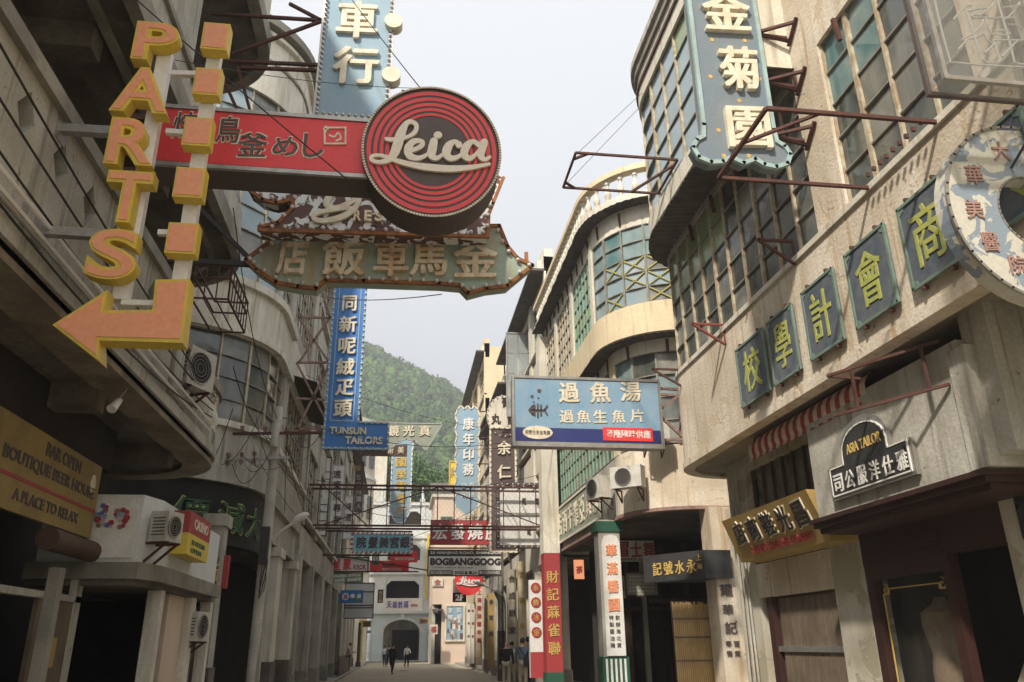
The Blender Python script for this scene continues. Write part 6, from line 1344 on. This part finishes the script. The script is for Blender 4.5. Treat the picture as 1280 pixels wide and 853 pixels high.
# ---- cables
wire((-3.3, 6.2, 7.9), (-.4, 7.7, 6.15), .05, .008, 'black cable running down from the near left balcony past the PARTS letters')
wire((-1.9, 12, 14.0), (.15, 7.8, 7.65), .05, .007, 'black stay cable from the light blue board down to the top of the ringed disc')
wire((-3.2, 9, 8.9), (.0, 12.2, 11.3), .1, .006, 'thin cable crossing in front of the light blue board')
wire((-3.4, 12, 9.2), (-.4, 9.8, 7.0), .1, .008, 'black cable between the upper left balcony and the brown restaurant board')
wire(at(552, 368, Y=10.3), (-3.3, 22, 11.5), .2, .008, 'thin cable from the mint board back to the round cornered house')
wire((5.15, 5.4, 5.35), (4.3, 4.0, 5.0), 0, .012, 'short dark cable crossing the ring sign')
wire((2.8, 12.5, 9.6), (4.62, 13.3, 12.1), 0, .005, 'thin stay wire from the empty rectangular frame up to the roof corner')
wire((2.8, 11.5, 9.6), (4.6, 12.9, 12.2), 0, .005, 'second thin stay wire of the empty rectangular frame')
wire((-3.1, 24, 9.5), (5.4, 29, 9.2), .5, .008, 'thin sagging cable over the street in front of the hill')
wire((5.0, 17.8, 6.4), (2.2, 33, 9.4), .2, .012, 'dark cable slanting over the fish soup sign')
rw = random.Random(3)
for i in range(9):
    wire((-2.95+rw.uniform(-.3, .3), 18.5, rw.uniform(5.5, 6.5)), (-3.25, rw.uniform(22, 34), rw.uniform(4.6, 9)), rw.uniform(.1, .5), .009, 'black cable %s the left utility pole toward the far left houses' % ['sagging lowest from', 'drooping low from', 'sloping from', 'running highest from', 'running level from', 'slanting down from', 'looping from', 'stretched tight from', 'sagging wide from'][i], group='tangled cables at the utility pole')
for i in range(7):
    wire((-4.4+i*.28, 18.5, 5.5), (-3.3+rw.uniform(-.1, .3), 16.0+rw.uniform(-3, 3), rw.uniform(4.8, 6.6)), rw.uniform(.1, .4), .008, 'black cable from %s insulator of the lower crossarm to the near houses' % ['the outermost', 'the second', 'the third', 'the fourth', 'the fifth', 'beyond the fifth', 'the pole end'][i], group='tangled cables at the utility pole')
for i in range(4):
    wire((-3.25, 1.0, 6.6-i*.35), (-3.22, 13.5, 5.6-i*.12), .25+.1*i, .012, 'black cable along the diamond parapet, %s' % ['uppermost', 'second from the top', 'third from the top', 'lowest'][i], group='cables along the diamond parapet')
rw = random.Random(11)
for i, (a, b_, sg, r_) in enumerate((((-3.2, 14.5, 6.5), (-3.0, 18.5, 6.1), .35, .010), ((-3.2, 13.0, 9.0), (-2.95, 18.5, 6.6), .5, .010), ((-3.3, 24, 7.6), (-1.9, 18.45, 6.3), .4, .009),
        ((-3.0, 18.6, 6.7), (5.3, 27.2, 8.8), .7, .010), ((-3.2, 30, 7.4), (5.3, 31, 7.9), .5, .012), ((-3.25, 40, 8.2), (5.3, 41, 8.0), .6, .014), ((-3.25, 47, 6.8), (5.3, 44, 9.4), .7, .014))):
    wire(a, b_, sg, r_, 'sagging black cable %s' % ['from the near balcony end to the left utility pole', 'from the upper left balcony down to the utility pole top', 'from the utility pole crossarm back along the round house', 'from the utility pole across to the yellow pier', 'across the street just behind the mesh gantry', 'across the street beyond the optician board', 'slanting across the street before the pale end houses'][i])
# hanging spotlight
o = thing('spotlight', 'small grey spotlight hanging under the near left slab', 'spotlight', (-3.55, 9.8, 4.4)); MB().tube([(-3.4, 9.9, 4.62), (-3.5, 9.85, 4.42)], .012, 6).build('arm', 'steel', o); MB().tube([(-3.48, 9.9, 4.46), (-3.5, 9.75, 4.3)], [.04, .06], 10).build('head', 'white', o, smooth=True)
# crate in the tailor doorway
o = thing('crate', 'pale stone block leaning in the dark tailor doorway', 'block', (6.3, 7.7, .2)); MB().poly([(6.1, 7.55, .2), (6.45, 7.55, .2), (6.45, 7.55, 1.35), (6.28, 7.55, 1.42), (6.1, 7.55, 1.15)], (0, .25, 0)).build('slab', 'plaster_peel', o); MB().box(6.12, 6.5, 7.36, 7.54, .2, 1.25).build('tarpaulin', 'navy', o)
# jacket on a stand behind the shop glass
o = thing('mannequin', 'tailor dummy with a brown jacket behind the gold lined shop window', 'mannequin', (6.4, 9.1, .6))
MB().lathe((6.38, 9.1, .95), [(.22,0),(.22,.3),(.19,.5),(.25,.8),(.24,.95),(.10,1.05),(.06,1.12)], 14).build('jacket', 'tweed', o, smooth=True); MB().tube([(6.45, 9.1, .2), (6.45, 9.1, .95)], .03, 8).build('stand', 'black', o)

# ================================================================= people
def skin(name, V, E, R, mat_, par, sub=1, root=0):
    me = bpy.data.meshes.new(name); base = origin(par); me.from_pydata([tuple(Vector(v)) for v in V], E, []); ob = bpy.data.objects.new('t', me); COL.objects.link(ob)
    md = ob.modifiers.new('s', 'SKIN'); md.use_smooth_shade = True; me.skin_vertices[0]
    for i, r in enumerate(R): me.skin_vertices[0].data[i].radius = r if isinstance(r, tuple) else (r, r); me.skin_vertices[0].data[i].use_root = (i == root)
    if sub: s_ = ob.modifiers.new('u', 'SUBSURF'); s_.levels = sub; s_.render_levels = sub
    dg = bpy.context.evaluated_depsgraph_get(); m2 = bpy.data.meshes.new_from_object(ob.evaluated_get(dg)); m2.name = name; m2.materials.clear(); m2.materials.append(K[mat_])
    bpy.data.objects.remove(ob); o = bpy.data.objects.new(name, m2); COL.objects.link(o); o.parent = par; return o
def person(x, y, z, rz, label, top, bottom, h=1.68, stride=.12, hair='hair', arms=((.0, -.02), (.0, -.02)), bald=False, coat=False, bend=0., bag=False):
    o = thing('person', label, 'person', (0, 0, 0)); s = h/1.7
    hip = [( .09, 0, .92), (-.09, 0, .92)]; knee = [(.10, -stride*.5-.03, .50), (-.10, stride*.4-.02, .50)]; ank = [(.10, -stride+.02, .09), (-.10, stride+.04, .09)]; toe = [(.11, -stride-.13, .035), (-.11, stride-.10, .035)]
    V = [(0, 0, .96), (0, .005-bend*.3, 1.15), (0, .0-bend*.8, 1.34), (0, -bend, 1.45), (0, -.015-bend, 1.52), (0, -.02-bend, 1.60), (0, -.015-bend, 1.67)]
    E = [(0,1),(1,2),(2,3),(3,4),(4,5),(5,6)]; R = [(.14,.10),(.125,.09),(.155,.10),(.10,.07),(.055,.055),(.078,.092),(.06,.07)]
    def add(p, r, par_): V.append(p); R.append(r); E.append((par_, len(V)-1)); return len(V)-1
    for i in (0, 1):
        a = add(hip[i], (.085,.085), 0); a = add(knee[i], (.055,.055), a); a = add(ank[i], (.036,.036), a); add(toe[i], (.038,.025), a)
    hands = []
    for i, sx in ((0, 1), (1, -1)):
        f, u_ = arms[i]; a = add((sx*.19, -bend, 1.40), (.055,.055), 2); el = (sx*.24, -.02-f*.3-bend*.6, 1.12); a = add(el, (.042,.042), a)
        wr = (sx*(.25-.10*(f > .3)), -.06-f*.7-bend*.5, .88+f*.35+u_); a = add(wr, (.026,.026), a); d_ = (Vector(wr)-Vector(el)).normalized(); hp = Vector(wr)+d_*.06; a = add(tuple(hp), (.034,.018), a)
        for k in range(4): add(tuple(hp+d_*(.07+.01*(k in (1, 2)))+Vector((0, (k-1.5)*.02, -.0))), (.009,.009), a)
        add(tuple(hp+d_*.02+Vector((-sx*.035, -.03, 0))), (.009,.009), a)
    skin('body', V, E, R, 'skin', o)
    # clothes
    sh = [(0, 0, .90), (0, .005-bend*.3, 1.15), (0, -bend*.8, 1.34), (0, -bend, 1.44)]; e = [(0,1),(1,2),(2,3)]; r = [(.18,.14),(.155,.115),(.175,.12),(.085,.08)]
    if coat: sh.append((0, .01, .60)); r.append((.21, .17)); e.append((0, 4))
    for i, sx in ((0, 1), (1, -1)):
        f, u_ = arms[i]; b = len(sh); sh += [(sx*.195, -bend, 1.40), (sx*.24, -.02-f*.3-bend*.6, 1.12), (sx*(.25-.10*(f > .3)), -.06-f*.7-bend*.5, .90+f*.35+u_)]; r += [(.07,.07),(.058,.058),(.042,.042)]; e += [(2, b), (b, b+1), (b+1, b+2)]
    skin('jacket' if coat else 'shirt', sh, e, r, top, o)
    tr_ = [(0, 0, .95)]; e = []; r = [(.15,.115)]
    for i in (0, 1): b = len(tr_); tr_ += [hip[i], knee[i], (ank[i][0], ank[i][1], .12)]; r += [(.10,.10),(.075,.075),(.06,.065)]; e += [(0, b), (b, b+1), (b+1, b+2)]
    skin('trousers', tr_, e, r, bottom, o)
    for i in (0, 1): skin('shoe', [(ank[i][0], ank[i][1]+.02, .05), (toe[i][0], toe[i][1], .035)], [(0, 1)], [(.045,.045),(.045,.032)], 'black', o)
    hc = Vector((0, -.02-bend, 1.625)); 
    if not bald: 
        v_, f_ = ico(1, 2); mb = MB(); mb.add([hc+Vector((p.x*.088, p.y*.105+.018, p.z*.105+.03)) for p in v_ if True], f_); mb.build('hair', hair, o, smooth=True, loc=None)
    mb = MB(); mb.add([hc+Vector((p.x*.014, p.y*.02-.112, p.z*.022-.02)) for p in _iv], _if); mb.build('nose', 'skin', o, smooth=True)
    for sx in (1, -1):
        MB().add([hc+Vector((p.x*.012+sx*.03, p.y*.008-.098, p.z*.009+.005)) for p in _iv], _if).build('eye', 'black', o, smooth=True)
        MB().add([hc+Vector((p.x*.012+sx*.085, p.y*.022, p.z*.034-.01)) for p in _iv], _if).build('ear', 'skin', o, smooth=True)
    MB().add([hc+Vector((p.x*.026, p.y*.006-.095, p.z*.006-.055)) for p in _iv], _if).build('mouth', 'red_dull', o, smooth=True)
    if bag:
        MB().box(-.20, -.02, .10, .17, .78, 1.12).build('shoulder_bag', 'cloth_black', o); MB().bar((-.1, .14, 1.1), (.12, .10, 1.43), .025).build('strap', 'cloth_black', o)
    o.location = (x, y, z); o.rotation_euler = (0, 0, rz); o.scale = (s, s, s); return o
# each part was modelled about the origin, so the thing can be moved as a whole
person(-.18, 53.2, 0, math.radians(150), 'person in a long black coat with light legs walking up the middle of the street', 'cloth_black', 'cloth_black', 1.72, .2, coat=True)
person(.88, 68, 0, math.radians(20), 'person in a white shirt and dark trousers carrying a black bag near the arch', 'cloth_white', 'cloth_black', 1.66, .1, arms=((.4, .1), (0, 0)), bag=True)
person(-.55, 72, 0, math.radians(200), 'person in grey with a white bag walking left of the black coat', 'cloth_blue', 'cloth_black', 1.66, .15, bag=True)
person(-.9, 73, 0, math.radians(170), 'person in a pale top half hidden behind the walker in grey', 'cloth_white', 'cloth_navy', 1.64, .12)
person(-3.15, 58, .13, math.radians(70), 'person in a pale pink shirt leaning on the railing at the left kerb', 'cloth_pink', 'cloth_black', 1.68, .05, arms=((.5, .1), (.5, .1)), bend=.12)
person(4.18, 32.2, 0, math.radians(165), 'balding person in a black jacket seen from behind beside the colonnade', 'cloth_black', 'cloth_khaki', 1.72, .08, bald=True)
person(4.58, 33.6, 0, math.radians(-10), 'person in a white shirt facing the camera between two others', 'cloth_white', 'cloth_khaki', 1.68, .05, arms=((.5, .2), (.1, 0)))
person(4.72, 31.6, 0, math.radians(170), 'person in a blue grey jacket and khaki trousers with a strap across the back', 'cloth_blue', 'cloth_khaki', 1.80, .06, bag=True)
person(5.15, 33.0, 0.0, math.radians(120), 'tall person in a dark blue jacket behind the strap wearer', 'cloth_navy', 'cloth_black', 1.84, .05)
# ================================================================= haze
mb = MB().box(-700, 700, -60, 1000, -1.25, 218); hz_ = mb.build('haze', 'white'); hz_.data.materials.clear()
hm = bpy.data.materials.new('haze_air'); hm.use_nodes = True; hn = hm.node_tree; hn.nodes.remove(hn.nodes['Principled BSDF']); pv = hn.nodes.new('ShaderNodeVolumePrincipled')
pv.inputs['Color'].default_value = (.92, .95, 1, 1); pv.inputs['Density'].default_value = .0017; pv.inputs['Anisotropy'].default_value = .3
hn.links.new(pv.outputs[0], hn.nodes['Material Output'].inputs['Volume']); hz_.data.materials.append(hm); hz_['kind'] = 'stuff'
